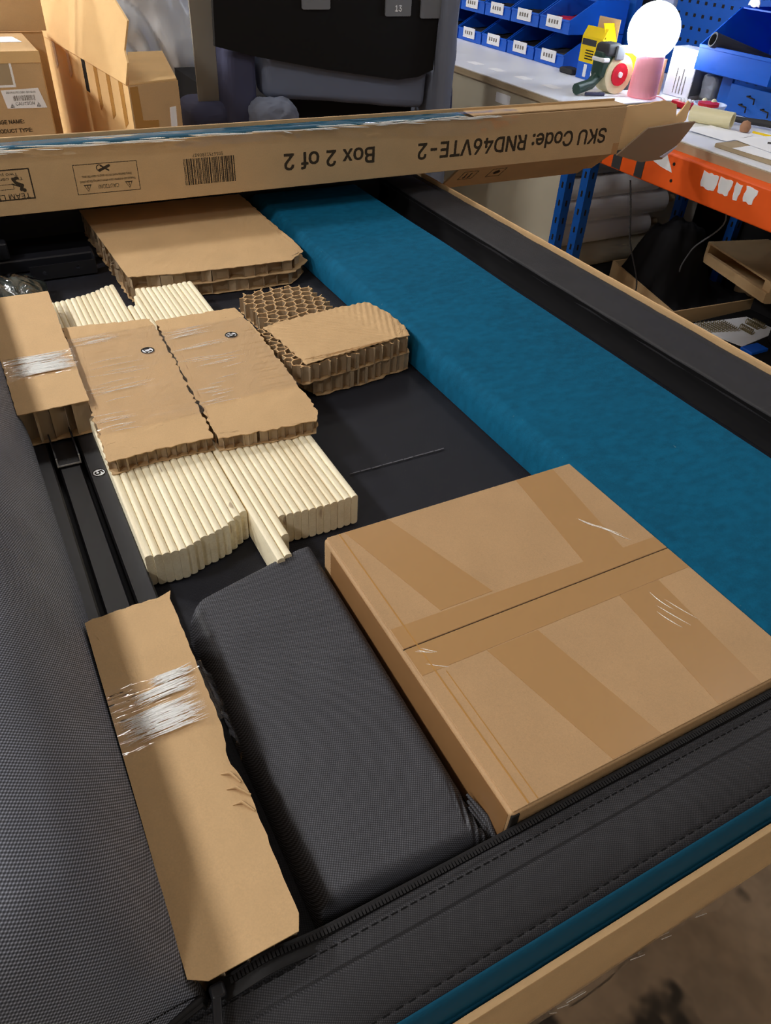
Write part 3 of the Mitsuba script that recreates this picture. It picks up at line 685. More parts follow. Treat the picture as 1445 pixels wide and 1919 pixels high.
t = text('SKU Code: RND46VTE-2', .0400, .672, bold=True); part(LC, 'lettering', on_front(t, 1.800, inkY, .206, True), M_PRINT, label='upside-down print SKU Code: RND46VTE-2')
r5 = random.Random(4); bars = []; x = .478
while x < .602:
    w = r5.choice([.0012, .0012, .0022, .0034]); bars.append(sbox(x, .157, x+w, .216)); x += w+r5.choice([.0014, .0016, .0026])
g = bars[0]
for q in bars[1:]: g = g.union(q)
part(LC, 'barcode', on_front(flatprint(g), 0, inkY, 0), M_PRINT)
t = text('5056751280607', .0072, .074); part(LC, 'barcode_number', on_front(t, .577, inkY, .226, True), M_PRINT)
def tri(cx, cz, s):
    a = Polygon([(cx-s, cz+s*.8), (cx+s, cz+s*.8), (cx, cz-s)]); return a.difference(affinity.scale(a, .72, .72)).union(sbox(cx-.0008, cz-.002, cx+.0008, cz+.005))
cz0, cz1 = .158, .2225
g = frame2(.2275, .3695, cz0, cz1, .0012).union(tri(.252, .172, .0085)).union(tri(.345, .172, .0085))
part(LC, 'caution_frame', on_front(flatprint(g), 0, inkY, 0), M_PRINT)
t = text('CAUTION!', .0085, .046); part(LC, 'caution_text', on_front(t, .322, inkY, .1765, True), M_PRINT)
t = text('Please use extreme care when opening the product.', .0052, .124); part(LC, 'caution_text', on_front(t, .361, inkY, .1875, True), M_PRINT)
t = text('Sharp blades must not be used to open this box.', .0052, .112); part(LC, 'caution_text', on_front(t, .355, inkY, .198, True), M_PRINT)
kn = LineString([(.284, .207), (.306, .216)]).buffer(.0028).union(LineString([(.288, .217), (.304, .206)]).buffer(.0016)).union(affinity.translate(ringpoly(.0075, .0058), .285, .2125))
part(LC, 'knife_symbol', on_front(flatprint(kn), 0, inkY, 0), M_PRINT)
g = frame2(-.10, .137, .160, .2245, .0026)
part(LC, 'lift_frame', on_front(flatprint(g), 0, inkY, 0), M_PRINT)
t = text('TEAM LIFT', .0105, .086); part(LC, 'lift_text', on_front(t, .128, inkY, .173, True), M_PRINT)
t = text('This carton is heavy.', .0058, .12); part(LC, 'lift_text', on_front(t, .121, inkY, .207, True), M_PRINT)
t = text('Two people to lift.', .0058, .1); part(LC, 'lift_text', on_front(t, .112, inkY, .2165, True), M_PRINT)
mn = LineString([(.112, .181), (.116, .190), (.104, .196), (.100, .203), (.108, .206)]).buffer(.0032).union(Point(.118, .1795).buffer(.004)).union(frame2(.066, .098, .183, .194, .0008)).union(LineString([(.096, .194), (.110, .188)]).buffer(.0014))
part(LC, 'lift_symbol', on_front(flatprint(mn), 0, inkY, 0), M_PRINT)
# printed handling icons on the shaded lower panel
def on_low(m, x, tt_):
    d = np.array([.094, -.078]); d /= np.linalg.norm(d); nn = np.array([d[1], -d[0]]); nn = np.array([-.639, -.77])
    v = m.vertices; o = np.array([LY+.001, LZ0]); m = m.copy()
    yz = o+(tt_+v[:, 1:2])*d+(v[:, 2:3]+.0002)*nn; m.vertices = np.c_[x+v[:, 0], yz[:, 0], yz[:, 1]]; return m
ic = frame2(0, .05, 0, .05, .0016).union(sbox(.014, .012, .018, .038)).union(sbox(.030, .012, .034, .038)).union(Polygon([(.010, .036), (.022, .036), (.016, .044)])).union(Polygon([(.026, .036), (.038, .036), (.032, .044)]))
part(LC, 'handling_icon', on_low(flatprint(ic), 1.30, .02), M_PRINT)
ic = frame2(0, .05, 0, .05, .0016).union(Point(.026, .024).buffer(.011)).union(sbox(.024, .008, .028, .03))
part(LC, 'handling_icon', on_low(flatprint(ic), 1.40, .02), M_PRINT)
# torn open right end: bright inner flap and outer flap with shade mixed into its colour
fp = prism_y(jag([(1.858, .132), (1.93, .135), (2.08, .15), (2.146, .205), (2.150, .252), (2.135, .262), (2.098, .216), (2.085, .255), (2.03, .268), (1.95, .262), (1.862, .258)], .0012, .01, 6), LY+.016, LY+.021)
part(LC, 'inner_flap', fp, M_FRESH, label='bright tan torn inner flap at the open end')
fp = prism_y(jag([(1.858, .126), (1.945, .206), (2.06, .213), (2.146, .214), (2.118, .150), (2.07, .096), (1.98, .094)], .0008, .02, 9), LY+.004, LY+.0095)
part(LC, 'outer_flap', rot(fp, .25, [1, 0, 0], (1.9, LY+.010, .094)), M_SHADE, label='grey-brown outer flap with shade in its colour, folded up at the open end')
part(LC, 'label', rot(prism_y([(2.055, .106), (2.112, .140), (2.098, .122), (2.074, .102)], LY+.002, LY+.0038), .25, [1, 0, 0], (1.9, LY+.010, .094)), M_PALEBLUE)
part(LC, 'tape', box(1.835, 1.8585, LY-.0006, LY+.001, LZ0-.001, LZ0+.032), M_TAPE)

# ------------------------------------------------------------------ stacked cartons, upper left
k = thing('shipping_carton', 'brown shipping carton with white labels, at the left border behind the long carton', 'carton')
part(k, 'body', box(-.35, .295, 2.64, 2.98, FL, .33, .004), M_OLD)
part(k, 'tape', box(-.3, .293, 2.638, 2.642, .302, .3312), M_PALE)
part(k, 'top_label', prism([(-.2, 2.80), (.27, 2.80), (.255, 2.90), (-.2, 2.91)], .3305, .3312), M_PAPER)
s_ = part(k, 'address_label', on_front(flatprint(Polygon([(.175, .188), (.168, .235), (.270, .238), (.284, .186)])), 0, 2.639, 0), M_PAPER)
g = sbox(.197, .207, .199, .219)
x = .2
while x < .256:
    w = r5.choice([.0012, .002, .003]); g = g.union(sbox(x, .207, x+w, .2205)); x += w+r5.choice([.0014, .0022])
part(s_, 'barcode', on_front(flatprint(g), 0, 2.6384, 0), M_GREYINK)
part(s_, 'lettering', on_front(text('CAUTION', .0085, .052), .199, 2.6384, .195), M_INK)
part(s_, 'lettering', on_front(text('05056751280 00 000', .005, .08), .180, 2.6384, .226), M_INK)
for tx_ in (.19, .262): part(s_, 'warning_symbol', on_front(flatprint(affinity.scale(tri(tx_, .196, .006), 1, -1)), 0, 2.6384, 0), M_INK)
part(k, 'lettering', on_front(text('RANGE NAME:', .010, .092, bold=True), .118, 2.6392, .148), M_PRINT)
part(k, 'lettering', on_front(text('PRODUCT TYPE:', .010, .105, bold=True), .122, 2.6392, .124), M_PRINT)
part(k, 'document_pouch', on_front(flatprint(frame2(.0, .212, .242, .312, .006)), 0, 2.6394, 0), M_PAPER)
part(k, 'pouch_film', on_front(flatprint(sbox(.006, .248, .206, .306)), 0, 2.6398, 0), M_MDF)
part(k, 'lettering', on_front(text('WEIGHT', .010, .075, bold=True), .075, 2.6390, .262), M_PRINT)
k = thing('tall_carton', 'tall tan carton with its top flap standing open and brown tape strips down the side', 'carton')
A, Bp, Cp, Dp = np.array([.500, 2.50]), np.array([.406, 3.50]), np.array([.560, 3.52]), np.array([.660, 2.548])
part(k, 'body', prism([A, Dp, Cp, Bp], FL, .26), M_PALE)
part(k, 'end_flap', prism([A+[.003, .0], Dp-[.003, 0], (.742, 3.03), (.62, 3.02)], .2605, .265), M_PALE)
dv = (Bp-A)/np.linalg.norm(Bp-A); nv = np.array([-dv[1], dv[0]]); nv = nv if nv[0] < 0 else -nv
def on_side(pts, off, thick):              # polygon in (distance along the left side, z)
    m = prism(pts, 0, thick); v = m.vertices
    xy = A+v[:, :1]*dv+(off+v[:, 2:3])*nv; m.vertices = np.c_[xy, v[:, 1]]
    if m.volume < 0: m.invert()
    return m
def lean(m): v = m.vertices.copy(); v[:, 0] += .2*(v[:, 2]-.262); m.vertices = v; return m
part(k, 'side_flap', lean(on_side([(.0, .262), (1.0, .262), (1.02, .55), (.42, .55), (.0, .418), (.02, .345), (-.01, .318)], .001, .005)), M_PALE, label='upright open side flap')
for d in (.05, .17, .30, .62, .80):
    part(k, 'tape', on_side([(d, .258), (d+.038, .258), (d+.034, .13+.04*(d > .5)), (d-.002, .15+.04*(d > .5))], .0004, .0006), M_TAPE2)
part(k, 'tape', on_side([(.43, .258), (.47, .258), (.468, .165), (.43, .165)], .0004, .0008), M_INK, label='black tape strip')
ev = (Dp-A)/np.linalg.norm(Dp-A); en = np.array([ev[1], -ev[0]])
def on_end(pts, off, thick):
    m = prism(pts, 0, thick); v = m.vertices; xy = A+v[:, :1]*ev+(off+v[:, 2:3])*en; m.vertices = np.c_[xy, v[:, 1]]
    if m.volume < 0: m.invert()
    return m
part(k, 'end_panel', on_end([(0, FL), (.165, FL), (.165, .259), (0, .259)], .0002, .0006), M_OLD)
part(k, 'tape', on_end([(.004, .255), (.03, .255), (.035, .12), (.006, .12)], .0008, .0006), M_TAPE2)
part(k, 'tape', on_end([(.03, .165), (.085, .16), (.08, .09), (.04, .09)], .0008, .0006), M_TAPE2)
part(k, 'label', on_end([(.128, .19), (.150, .192), (.146, .115), (.124, .113)], .0008, .0006), M_PAPER)
k = thing('open_carton', 'brown carton with a raised flap behind the labelled carton, in the top left corner', 'carton')
part(k, 'body', box(-.4, .36, 3.02, 3.36, FL, .33, .003), M_OLD)
part(k, 'flap', box(-.4, .372, 3.01, 3.016, .331, .62, .001), M_OLD)

# ------------------------------------------------------------------ plastic-wrapped furniture
def wrapfn(u, v):
    x = .56+.60*u; z = FL+1.75*v
    y = 3.80-.07*np.sin(np.pi*np.clip(u, 0, 1))**.6+.05*(F2(u*3.5+v*2, v*5, 3, o=4)-.5)-.03*np.abs(np.sin(u*7+v*16+4*N2(u*3, v*4)))
    return np.stack([x, y, z], -1)
wf = surf(np.linspace(0, 1, 70), np.linspace(0, 1, 130), wrapfn)
k = thing('wrapped_chair', 'furniture wrapped in clouded grey plastic film, between the tall carton and the dark armchair', 'wrapped furniture')
part(k, 'film', wf, M_WRAP, True)
part(k, 'body', rbox(.58, 1.14, 3.9, 4.3, FL, .9, .04), M_GREYFAB, 40)

# ------------------------------------------------------------------ dark armchair
k = thing('armchair', 'dark grey upholstered armchair turned upside down with a black base board', 'armchair')
part(k, 'base_board', prism_y([(.888, .296), (.905, .72), (1.79, .72), (1.766, .2), (1.70, .178), (1.607, .171), (1.30, .215), (1.04, .261)], 2.88, 2.90), M_BOARD, label='black base board')
def cushblock(x0, x1, y0, y1, z0, z1, r, seed, amp, freq, shear=0.0):
    m = rbox(x0, x1, y0, y1, z0, z1, r, 16).refine_to_length(max((x1-x0), (z1-z0))/16)
    q = m.to_mesh(); t = trimesh.Trimesh(q.vert_properties[:, :3], q.tri_verts); v = t.vertices.copy(); n = t.vertex_normals
    v += n*(amp*(meshkit.fbm(v*freq, 3, seed)-.5)*2)[:, None]; v[:, 2] += shear*(v[:, 0]-x0); t.vertices = v; return t
part(k, 'back_panel', cushblock(1.07, 1.76, 2.905, 3.02, .125, .285, .03, 1, .006, 8, -.10), M_GREYFAB, True, 'grey fabric panel')
part(k, 'side_panel', cushblock(.93, 1.045, 2.905, 3.1, -.05, .30, .03, 2, .006, 9), M_NAVY, True)
part(k, 'side_panel', cushblock(.80, 1.06, 2.94, 3.2, -.3, .10, .05, 3, .008, 8), M_NAVY, True)
part(k, 'lining_panel', box(.852, .94, 3.02, 3.03, -.1, .55), M_LINEN, label='beige lining strip')
part(k, 'cushion', cushblock(1.0, 1.17, 2.80, 2.95, -.12, .13, .045, 4, .010, 60), M_BOUCLE, True, 'boucle fabric cushion')
part(k, 'arm', cushblock(1.775, 1.85, 2.83, 3.15, -.25, .70, .035, 5, .010, 40), M_BOUCLE, True, 'boucle fabric arm')
part(k, 'arm', cushblock(1.84, 1.97, 3.0, 3.3, -.3, .14, .05, 6, .006, 10), M_NAVY, True)
part(k, 'seat', box(.95, 1.9, 3.05, 3.7, FL, .1), M_BLACK)
for x, zz in ((1.265, .407), (1.595, .385), (1.745, .378)):
    part(k, 'care_label', prism_y(Polygon([(x-.05, zz), (x+.045, zz), (x+.045, zz+.08), (x-.05, zz+.08)]).buffer(.006), 2.872, 2.8795), M_GREY)
part(k, 'lettering', on_front(text('13', .018, bold=True), 1.575, 2.8718, .395), M_PAPER)

BENCH = True; FLB = (-T+.216)/1.3
# ------------------------------------------------------------------ far workbench with bins
BZ = .265
k = thing('rear_workbench', 'white-topped workbench with a tan front panel, carrying the blue bins', 'workbench')
part(k, 'bench_top', box(1.687, 2.42, 1.907, 4.3, BZ-.004, BZ, .001), M_WHITE)
part(k, 'front_panel', box(1.70, 1.715, 1.93, 4.3, FLB, BZ-.022), M_PANEL, label='tan front panel')
part(k, 'edge_board', box(1.685, 2.42, 1.905, 4.3, BZ-.022, BZ-.004), M_MDF)
part(k, 'label', box(1.6995, 1.7005, 2.262, 2.345, .195, .225), M_PAPER)
part(k, 'tape', box(1.6995, 1.7005, 2.10, 2.106, .12, .15), M_PAPER)
part(k, 'end_panel', box(1.715, 2.42, 2.20, 2.215, FLB, BZ-.034), M_CHAR)
for i, y in enumerate((2.62, 2.49, 2.34, 2.19)):
    part(k, 'sticker', box(1.76+.006*i, 1.80+.006*i, y-.045, y+.02, BZ, BZ+.0006), M_PAPER)

def bin_mesh(w, d, h, lip=.42):
    t = .004; side = [(0, 0), (d, 0), (d, h), (d*.42, h), (0, h*lip)]
    # opening faces -x; origin at the front lower edge, width along +y
    return cat([prism_y(side, 0, t), prism_y(side, w-t, w), box(0, d, 0, w, 0, t), box(d-t, d, 0, w, 0, h), box(0, t, 0, w, 0, h*lip*.98, .001), box(-.004, t, 0, w, h*lip*.86, h*lip, .001),
                prism_y([(d*.42, h-.004), (d*.42+.012, h-.004), (d*.42+.012, h), (d*.42, h)], 0, w)])
BW, BD, BHH = .172, .26, .102
def bin_at(name, lab, x, y, z, w=BW, d=BD, h=BHH, ang=0.0, card=True, fill=None, group=None):
    k = thing(name, lab, 'storage bin', group)
    def pl(m): return move(rotz(m, ang), x, y, z)
    part(k, 'body', pl(bin_mesh(w, d, h)), M_BLUE)
    if card: part(k, 'label_card', pl(box(-.0062, -.0042, w*.24, w*.74, h*.12, h*.48)), M_PAPER)
    if card: part(k, 'lettering', pl(cat([box(-.0068, -.0060, w*(.34+.09*i), w*(.39+.09*i), h*.24, h*.36) for i in range(4)])), M_GREYINK)
    if fill: part(k, 'contents', pl(block(np.linspace(0, 1, 12), np.linspace(0, 1, 12), lambda u, v: np.stack([.012+(d-.03)*u, .008+(w-.016)*v, h*.28+h*.22*F2(u*6, v*6, z*9)], -1), .006)), fill, True)
    return k
ordn = ['nearest', 'second', 'third', 'fourth', 'fifth']
for r_ in range(2):
    for i in range(5):
        bin_at('storage_bin', f'blue open-front storage bin, {ordn[i]} to the tape dispenser in the {["lower", "upper"][r_]} row', 2.05, 2.442+.181*i, BZ+.001+r_*(BHH+.003),
               fill=[M_CHAR, M_BLACK, M_BLACK, M_CHAR, M_BLACK, M_RED, M_BLACK, M_BLACK, M_CHAR, M_BLACK][i+5*r_], group='blue bins on the rear workbench')
solo('bin_back_panel', cat([box(2.33, 2.36, 2.43, 4.2, BZ, .85)]), M_BLUEST, 'blue louvred back panel behind the rows of bins', 'panel')
solo('felt_pad', rbox(2.0, 2.05, 2.33, 2.40, BZ+.0005, BZ+.018, .006), M_CHAR, 'small dark grey felt pad at the foot of the last lower bin', 'pad', smooth=40)
# open yellow and blue carton
k = thing('tool_packet', 'open yellow and blue cardboard packet standing beside the bins', 'packet')
px, py = 2.0, 2.20
part(k, 'lower_sleeve', box(px, px+.06, py, py+.105, BZ+.001, BZ+.05), M_BLUE)
part(k, 'upper_sleeve', box(px, px+.06, py, py+.105, BZ+.05, BZ+.125), M_YELLOW)
part(k, 'window', box(px-.0008, px+.02, py+.03, py+.10, BZ+.100, BZ+.118), M_CHAR)
part(k, 'flap', rot(box(px, px+.002, py, py+.105, BZ+.125, BZ+.158), .5, [0, 1, 0], (px, py, BZ+.125)), M_YELLOW)
part(k, 'flap', rot(box(px+.01, px+.055, py-.002, py, BZ+.125, BZ+.175), -.55, [1, 0, 0], (px, py, BZ+.125)), M_YELLOW)
part(k, 'flap', box(px+.058, px+.06, py, py+.105, BZ+.125, BZ+.18), M_OLD)
part(k, 'lettering', cat([box(px-.0012, px, py+.035, py+.075, BZ+.06+.008*i, BZ+.063+.008*i) for i in range(4)]), M_INK)
part(k, 'tool_picture', box(px-.0012, px, py+.055, py+.07, BZ+.008, BZ+.045), M_PAPER); part(k, 'tool_picture', box(px-.0012, px, py+.015, py+.03, BZ+.01, BZ+.03), M_PAPER)
# tape dispenser
k = thing('tape_dispenser', 'hand tape dispenser with a cream tape roll, red hub and dark green handle', 'tape dispenser')
tx, ty, tz = 1.935, 2.05, BZ+.056
part(k, 'tape_roll', hollow((tx, ty-.025, tz), (tx, ty+.03, tz), .055, .032), M_CREAM, 40)
hub = part(k, 'hub', cyl((tx, ty-.029, tz), (tx, ty+.028, tz), .0315, 28), M_RED, 40)
part(hub, 'axle', cyl((tx, ty-.034, tz), (tx, ty-.028, tz), .008, 14), M_PAPER, 40)
part(k, 'frame', rbox(tx-.075, tx-.03, ty-.02, ty+.03, tz-.01, tz+.062, .01), M_GREEN, 40)
part(k, 'handle', tube([(tx-.06, ty+.005, tz-.005), (tx-.09, ty, tz-.028), (tx-.15, ty-.008, tz-.038)], [.017, .016, .0165], 14), M_GREEN, 40)
part(k, 'brake', rbox(tx-.07, tx-.005, ty-.026, ty+.034, tz+.048, tz+.084, .012), M_CHAR, 40)
part(k, 'cutter', rbox(tx-.035, tx+.0, ty-.034, ty-.024, tz+.040, tz+.08, .004), M_GREY, 40)
part(k, 'guide', rbox(tx-.078, tx-.05, ty-.027, ty+.03, tz+.034, tz+.046, .004), M_PAPER, 40)
k = thing('tape_stack', 'white and orange tape roll behind the dispenser head', 'tape roll')
part(k, 'roll', lathe([(.0, 0), (.032, 0), (.032, .075), (.0, .075)], (2.03, 2.10, BZ+.045)), M_CREAM, 40)
part(k, 'band', lathe([(.0, 0), (.033, 0), (.033, .05), (.0, .05)], (2.03, 2.10, BZ+.055)), M_YELLOW, 40)
part(k, 'stand', lathe([(.0, 0), (.030, 0), (.030, .045), (.0, .045)], (2.03, 2.10, BZ+.0005)), M_CHAR, 40)
k = thing('palette_knife', 'small knife with a dark blue handle lying in front of the pink lamp', 'knife')
part(k, 'handle', tube([(1.815, 2.03, BZ+.006), (1.875, 2.01, BZ+.006)], [.005, .0055], 10), M_NAVY, True)
part(k, 'blade', prism([(1.875, 2.006), (1.93, 1.985), (1.962, 1.988), (1.93, 1.998), (1.876, 2.014)], BZ+.004, BZ+.0055), M_METAL)
# globe lamp
k = thing('globe_lamp', 'glowing white globe lamp on a pink cylinder base', 'lamp')
gl = trimesh.creation.icosphere(4, .078); gl.apply_translation([2.0, 1.985, .442])
kk = part(k, 'globe', gl, M_PAPER, True)
scene[kk]['emitter'] = {'type': 'area', 'radiance': {'type': 'rgb', 'value': [GLOBE*c for c in (.86, .97, 1.1)]}}
part(k, 'base', lathe([(0, 0), (.043, 0), (.046, .004), (.042, .115), (.038, .118), (0, .118)], (2.0, 1.972, BZ+.0005)), M_PINK, 40)
s = np.linspace(0, 1, 10)
part(k, 'cord', tube(np.stack([2.0-.02*s+.03*s*s, 1.93-.06*s, BZ+.003+.012*np.sin(s*3)], -1), .0018, 6), M_PINK, True)
solo('paper_board', rot(box(2.10, 2.106, 2.02, 2.17, BZ+.001, BZ+.20, .001), .06, [0, 1, 0], (2.1, 2.1, BZ)), M_PALEBLUE, 'pale blue-white board standing behind the globe lamp', 'board')
k = thing('white_carton', 'white carton standing to the right of the globe lamp', 'box')
part(k, 'body', rotz(box(2.12, 2.19, 1.90, 2.0, BZ+.001, BZ+.135, .001), .12, (2.15, 1.95, 0)), M_WHITE)
part(k, 'lettering', rotz(cat([box(2.1188, 2.1195, 1.925+.012*i, 1.928+.012*i, BZ+.01, BZ+.06+.02*(i % 2)) for i in range(4)]), .12, (2.15, 1.95, 0)), M_GREYINK)
part(k, 'side_panel', rotz(box(2.122, 2.188, 1.8985, 1.8998, BZ+.01, BZ+.125), .12, (2.15, 1.95, 0)), M_GREY)
k = thing('hardware_packet', 'clear packet of small metal parts beside the white carton', 'packet')
part(k, 'body', cushblock(2.16, 2.24, 1.83, 1.89, BZ+.001, BZ+.075, .012, 8, .006, 40), M_GREY, True)
solo('orange_bottle', lathe([(0, 0), (.008, 0), (.009, .05), (.006, .06), (.006, .10), (0, .10)], (2.085, 1.99, BZ+.0005), 12), M_TERRA, 'narrow orange bottle between the globe lamp and the white carton', 'bottle', smooth=40)

# ------------------------------------------------------------------ near orange workbench
k = thing('front_workbench', 'workbench with a worn orange steel beam and a white top, at the right', 'workbench')
part(k, 'bench_top', box(1.70, 2.45, .55, 1.80, BZ-.004, BZ, .001), M_WHITE)
part(k, 'edge_board', box(1.694, 2.45, .55, 1.80, BZ-.030, BZ-.004), M_MDF)
bm = part(k, 'beam', rbox(1.655, 1.70, .55, 1.82, BZ-.112, BZ-.024, .005, 10), M_ORANGE, 40, 'orange beam')
for y, w in ((1.74, .03), (1.665, .035), (1.575, .03)):
    part(bm, 'scuff', box(1.6538, 1.656, y-w/2, y+w/2, BZ-.108, BZ-.03), M_CHAR, label='dark worn patch')
part(bm, 'sticker_remains', prism_x([(1.50, BZ-.062), (1.555, BZ-.05), (1.55, BZ-.028), (1.49, BZ-.030), (1.465, BZ-.058), (1.46, BZ-.066)], 1.6535, 1.656), M_PAPER)
for j, (y0_, y1_, zz) in enumerate(((1.36, 1.31, .062), (1.305, 1.265, .060), (1.255, 1.235, .066), (1.225, 1.19, .058))):
    part(bm, 'sticker_remains', prism_x(jag([(y1_, BZ-.036), (y0_, BZ-.034), (y0_-.004, BZ-.034-.6*zz), (y1_+.004, BZ-.04-.5*zz)], .003, .008, 70+j), 1.6535, 1.656), M_PAPER)
for y in (1.46, 1.455):
    part(bm, 'bolt_hole', cyl((1.6535, y, BZ-.045-.04*(y < 1.46)), (1.656, y, BZ-.045-.04*(y < 1.46)), .004, 12), M_INK)
def upright(x, y, parent, z1):
    w = .032
    m = cat([box(x, x+.003, y-w, y, FLB, z1), box(x, x+w, y-w, y-w+.003, FLB, z1)])
    pz = part(parent, 'upright', m, M_BLUEST, label='blue steel upright')
    holes = cat([box(x-.0008, x+.001, y-w*.62, y-w*.4, z-.012, z+.006) for z in np.arange(-.45, z1-.02, .055)]+[box(x+w*.42, x+w*.6, y-w-.0008, y-w+.001, z-.012, z+.006) for z in np.arange(-.45, z1-.02, .055)])
    part(pz, 'slots', holes, M_INK, kind='stuff')
upright(1.687, 1.830, k, BZ-.04); upright(1.687, 1.925, k, BZ-.04); upright(2.40, 1.80, k, BZ-.04); upright(2.29, 1.97, k, BZ-.04)
part(k, 'added_dark_board', box(2.44, 2.45, .55, 1.99, FLB+.001, BZ-.04), M_BLACK)  # black sheet added to give the darkness under the bench
# things on the front bench
k = thing('parts_dish', 'clear dish with red lids and small white parts, behind the torn carton flap', 'dish')
part(k, 'dish', lathe([(0, 0), (.038, 0), (.048, .028), (.045, .028), (.036, .003), (0, .003)], (2.03, 1.72, BZ+.0005)), M_PALEBLUE, 40)
part(k, 'lid', lathe([(0, 0), (.03, 0), (.03, .008), (0, .008)], (2.0, 1.70, BZ+.028)), M_RED, 40)
part(k, 'fitting', cat([trimesh.creation.icosphere(1, .009).apply_translation([2.03+.02*math.cos(a), 1.725+.02*math.sin(a), BZ+.03]) for a in (0, 1.5, 3, 4.4)]), M_CREAM, True)
k = thing('red_tray', 'small red tray of white parts beside the pink lamp base', 'tray')
part(k, 'tray', rbox(2.0, 2.05, 1.775, 1.845, BZ+.0005, BZ+.018, .004), M_RED, 40)
part(k, 'fitting', cat([trimesh.creation.icosphere(1, .006).apply_translation([2.01+.012*(i % 3), 1.79+.014*(i//3), BZ+.019]) for i in range(9)]), M_PAPER, True, kind='stuff')
k = thing('tape_tube', 'cream cardboard tube lying on the bench at the right', 'tube')
part(k, 'tube', hollow((1.90, 1.665, BZ+.021), (1.945, 1.555, BZ+.021), .021, .0165, 24), M_CREAM, 40)
solo('black_rod', tube([(2.0, 1.62, BZ+.012), (2.05, 1.53, BZ+.014), (2.11, 1.40, BZ+.012)], [.007, .009, .007], 10), M_CHAR, 'dark rod lying behind the cream tube', 'rod', smooth=True)
solo('wooden_knob', lathe([(0, 0), (.012, .002), (.015, .014), (.010, .026), (0, .030)], (1.955, 1.515, BZ+.0005), 18), M_TERRA, 'terracotta-coloured wooden knob by the end of the cream tube', 'knob', smooth=50)
k = thing('pencil', 'yellow pencil lying at the right edge of the bench', 'pencil')
part(k, 'shaft', cyl((1.96, 1.49, BZ+.005), (1.99, 1.36, BZ+.005), .004, 6), M_YELLOW)
solo('mdf_board', rotz(box(1.74, 1.95, .95, 1.42, BZ+.0005, BZ+.010, .001), .02, (1.8, 1.2, 0)), M_MDF, 'thin brown board lying under the papers on the bench', 'board')
for i, (x, y, a) in enumerate(((1.85, 1.22, .06), (1.90, 1.27, -.12), (1.96, 1.42, .3), (1.86, 1.52, .15))):
    z = BZ+.0105+.0012*i if i < 2 else BZ+.0006+.0008*i
    sh = surf(np.linspace(-.105, .105, 12), np.linspace(-.15, .15, 14), lambda u, v: np.stack([u*(1 if i < 2 else .6), v*(1 if i < 2 else .45), .0012*(1+np.sin(u*20+i)*np.sin(v*14))], -1), .0004)
    solo('paper_sheet', move(rotz(sh, a), x, y, z), M_PAPER, ['white paper sheet lying lowest on the thin brown board', 'white paper sheet lying on top, with the small dark key on it', 'small white paper scrap behind the thin brown board', 'small white paper scrap by the front of the cream tube'][i], 'paper', smooth=True)
solo('key', cat([tube([(1.86, 1.36, BZ+.016), (1.90, 1.31, BZ+.016)], .002, 6), move(lathe([(0, 0), (.008, 0), (.008, .004), (0, .004)], (0, 0, 0), 12), 1.905, 1.303, BZ+.014)]), M_CHAR, 'small dark key on the top paper sheet', 'key')
# blue steel panel with hooks and large bins at the right
k = thing('hook_panel', 'blue steel panel with small black hooks leaning at the right border', 'panel')
part(k, 'sheet', box(2.12, 2.125, 1.15, 1.74, BZ+.001, BZ+.075, .001), M_BLUEST)
for y, zz in ((1.66, .055), (1.60, .032), (1.68, .030), (1.55, .03)):
    part(k, 'hook', tube([(2.12, y, BZ+zz), (2.105, y, BZ+zz), (2.103, y-.03, BZ+zz-.002), (2.103, y-.032, BZ+zz-.016)], .002, 6), M_INK, True)
k = thing('bin_stand', 'blue steel stand carrying the large blue bin', 'stand')
part(k, 'post', box(2.17, 2.18, 1.78, 1.82, BZ+.001, BZ+.085), M_BLUEST); part(k, 'shelf', box(2.12, 2.42, 1.45, 1.87, BZ+.085, BZ+.09), M_BLUEST); part(k, 'post', box(2.30, 2.31, 1.5, 1.54, BZ+.001, BZ+.085), M_BLUEST)
big = bin_at('large_storage_bin', 'large blue bin with a black pipe sticking out, on the right of the bench', 2.10, 1.60, BZ+.0905, .28, .32, .16, card=False)
k = thing('pipe', 'black plastic pipe sticking out of the large blue bin', 'pipe')
part(k, 'pipe', hollow((2.09, 1.83, BZ+.175), (2.30, 1.76, BZ+.115), .020, .0155, 22), M_CHAR, 40)
bin_at('large_storage_bin', 'large blue bin hanging at the top right corner', 2.18, 1.46, .56, .24, .24, .14, card=False)
bin_at('large_storage_bin', 'large blue bin hanging above the pipe, left of the corner bin', 2.18, 1.72, .56, .24, .24, .14, card=False)
for i, (y, z, s_) in enumerate(((1.80, .565, .03), (1.79, .535, .02), (1.69, .525, .025))):
    solo('torn_sticker', prism_x(jag([(y-s_, z-s_*.5), (y+s_, z-s_*.4), (y+s_*.6, z+s_*.5), (y-s_*.8, z+s_*.4)], .003, .008, 90+i), 2.172, 2.1755), M_PAPER, ['long torn white sticker scrap on the upper bin', 'small torn white sticker scrap under the long one', 'torn white scrap above the large bin opening'][i], 'sticker')
# pegboard
k = thing('pegboard', 'blue perforated tool board behind the globe lamp', 'pegboard')
pg = sbox(1.15, BZ, 2.33, .95)
part(k, 'sheet', prism_x(pg, 2.43, 2.438), M_BLUEST)
hs = [box(2.4288, 2.4302, y, y+.010, z, z+.010) for y in np.arange(1.7, 2.32, .038) for z in np.arange(BZ+.03, .8, .038)]
part(k, 'holes', cat(hs), M_INK, kind='stuff')
solo('dark_panel', box(2.43, 2.45, 2.44, 2.72, BZ, .95), M_CHAR, 'dark grey board between the blue bins and the pegboard', 'panel')
k = thing('switch_post', 'pale grey post with a small switch beside the pegboard', 'post')
part(k, 'post', box(2.425, 2.445, 2.345, 2.43, BZ, .95), M_PALEBLUE); part(k, 'switch', box(2.418, 2.426, 2.38, 2.40, .40, .42), M_CHAR)

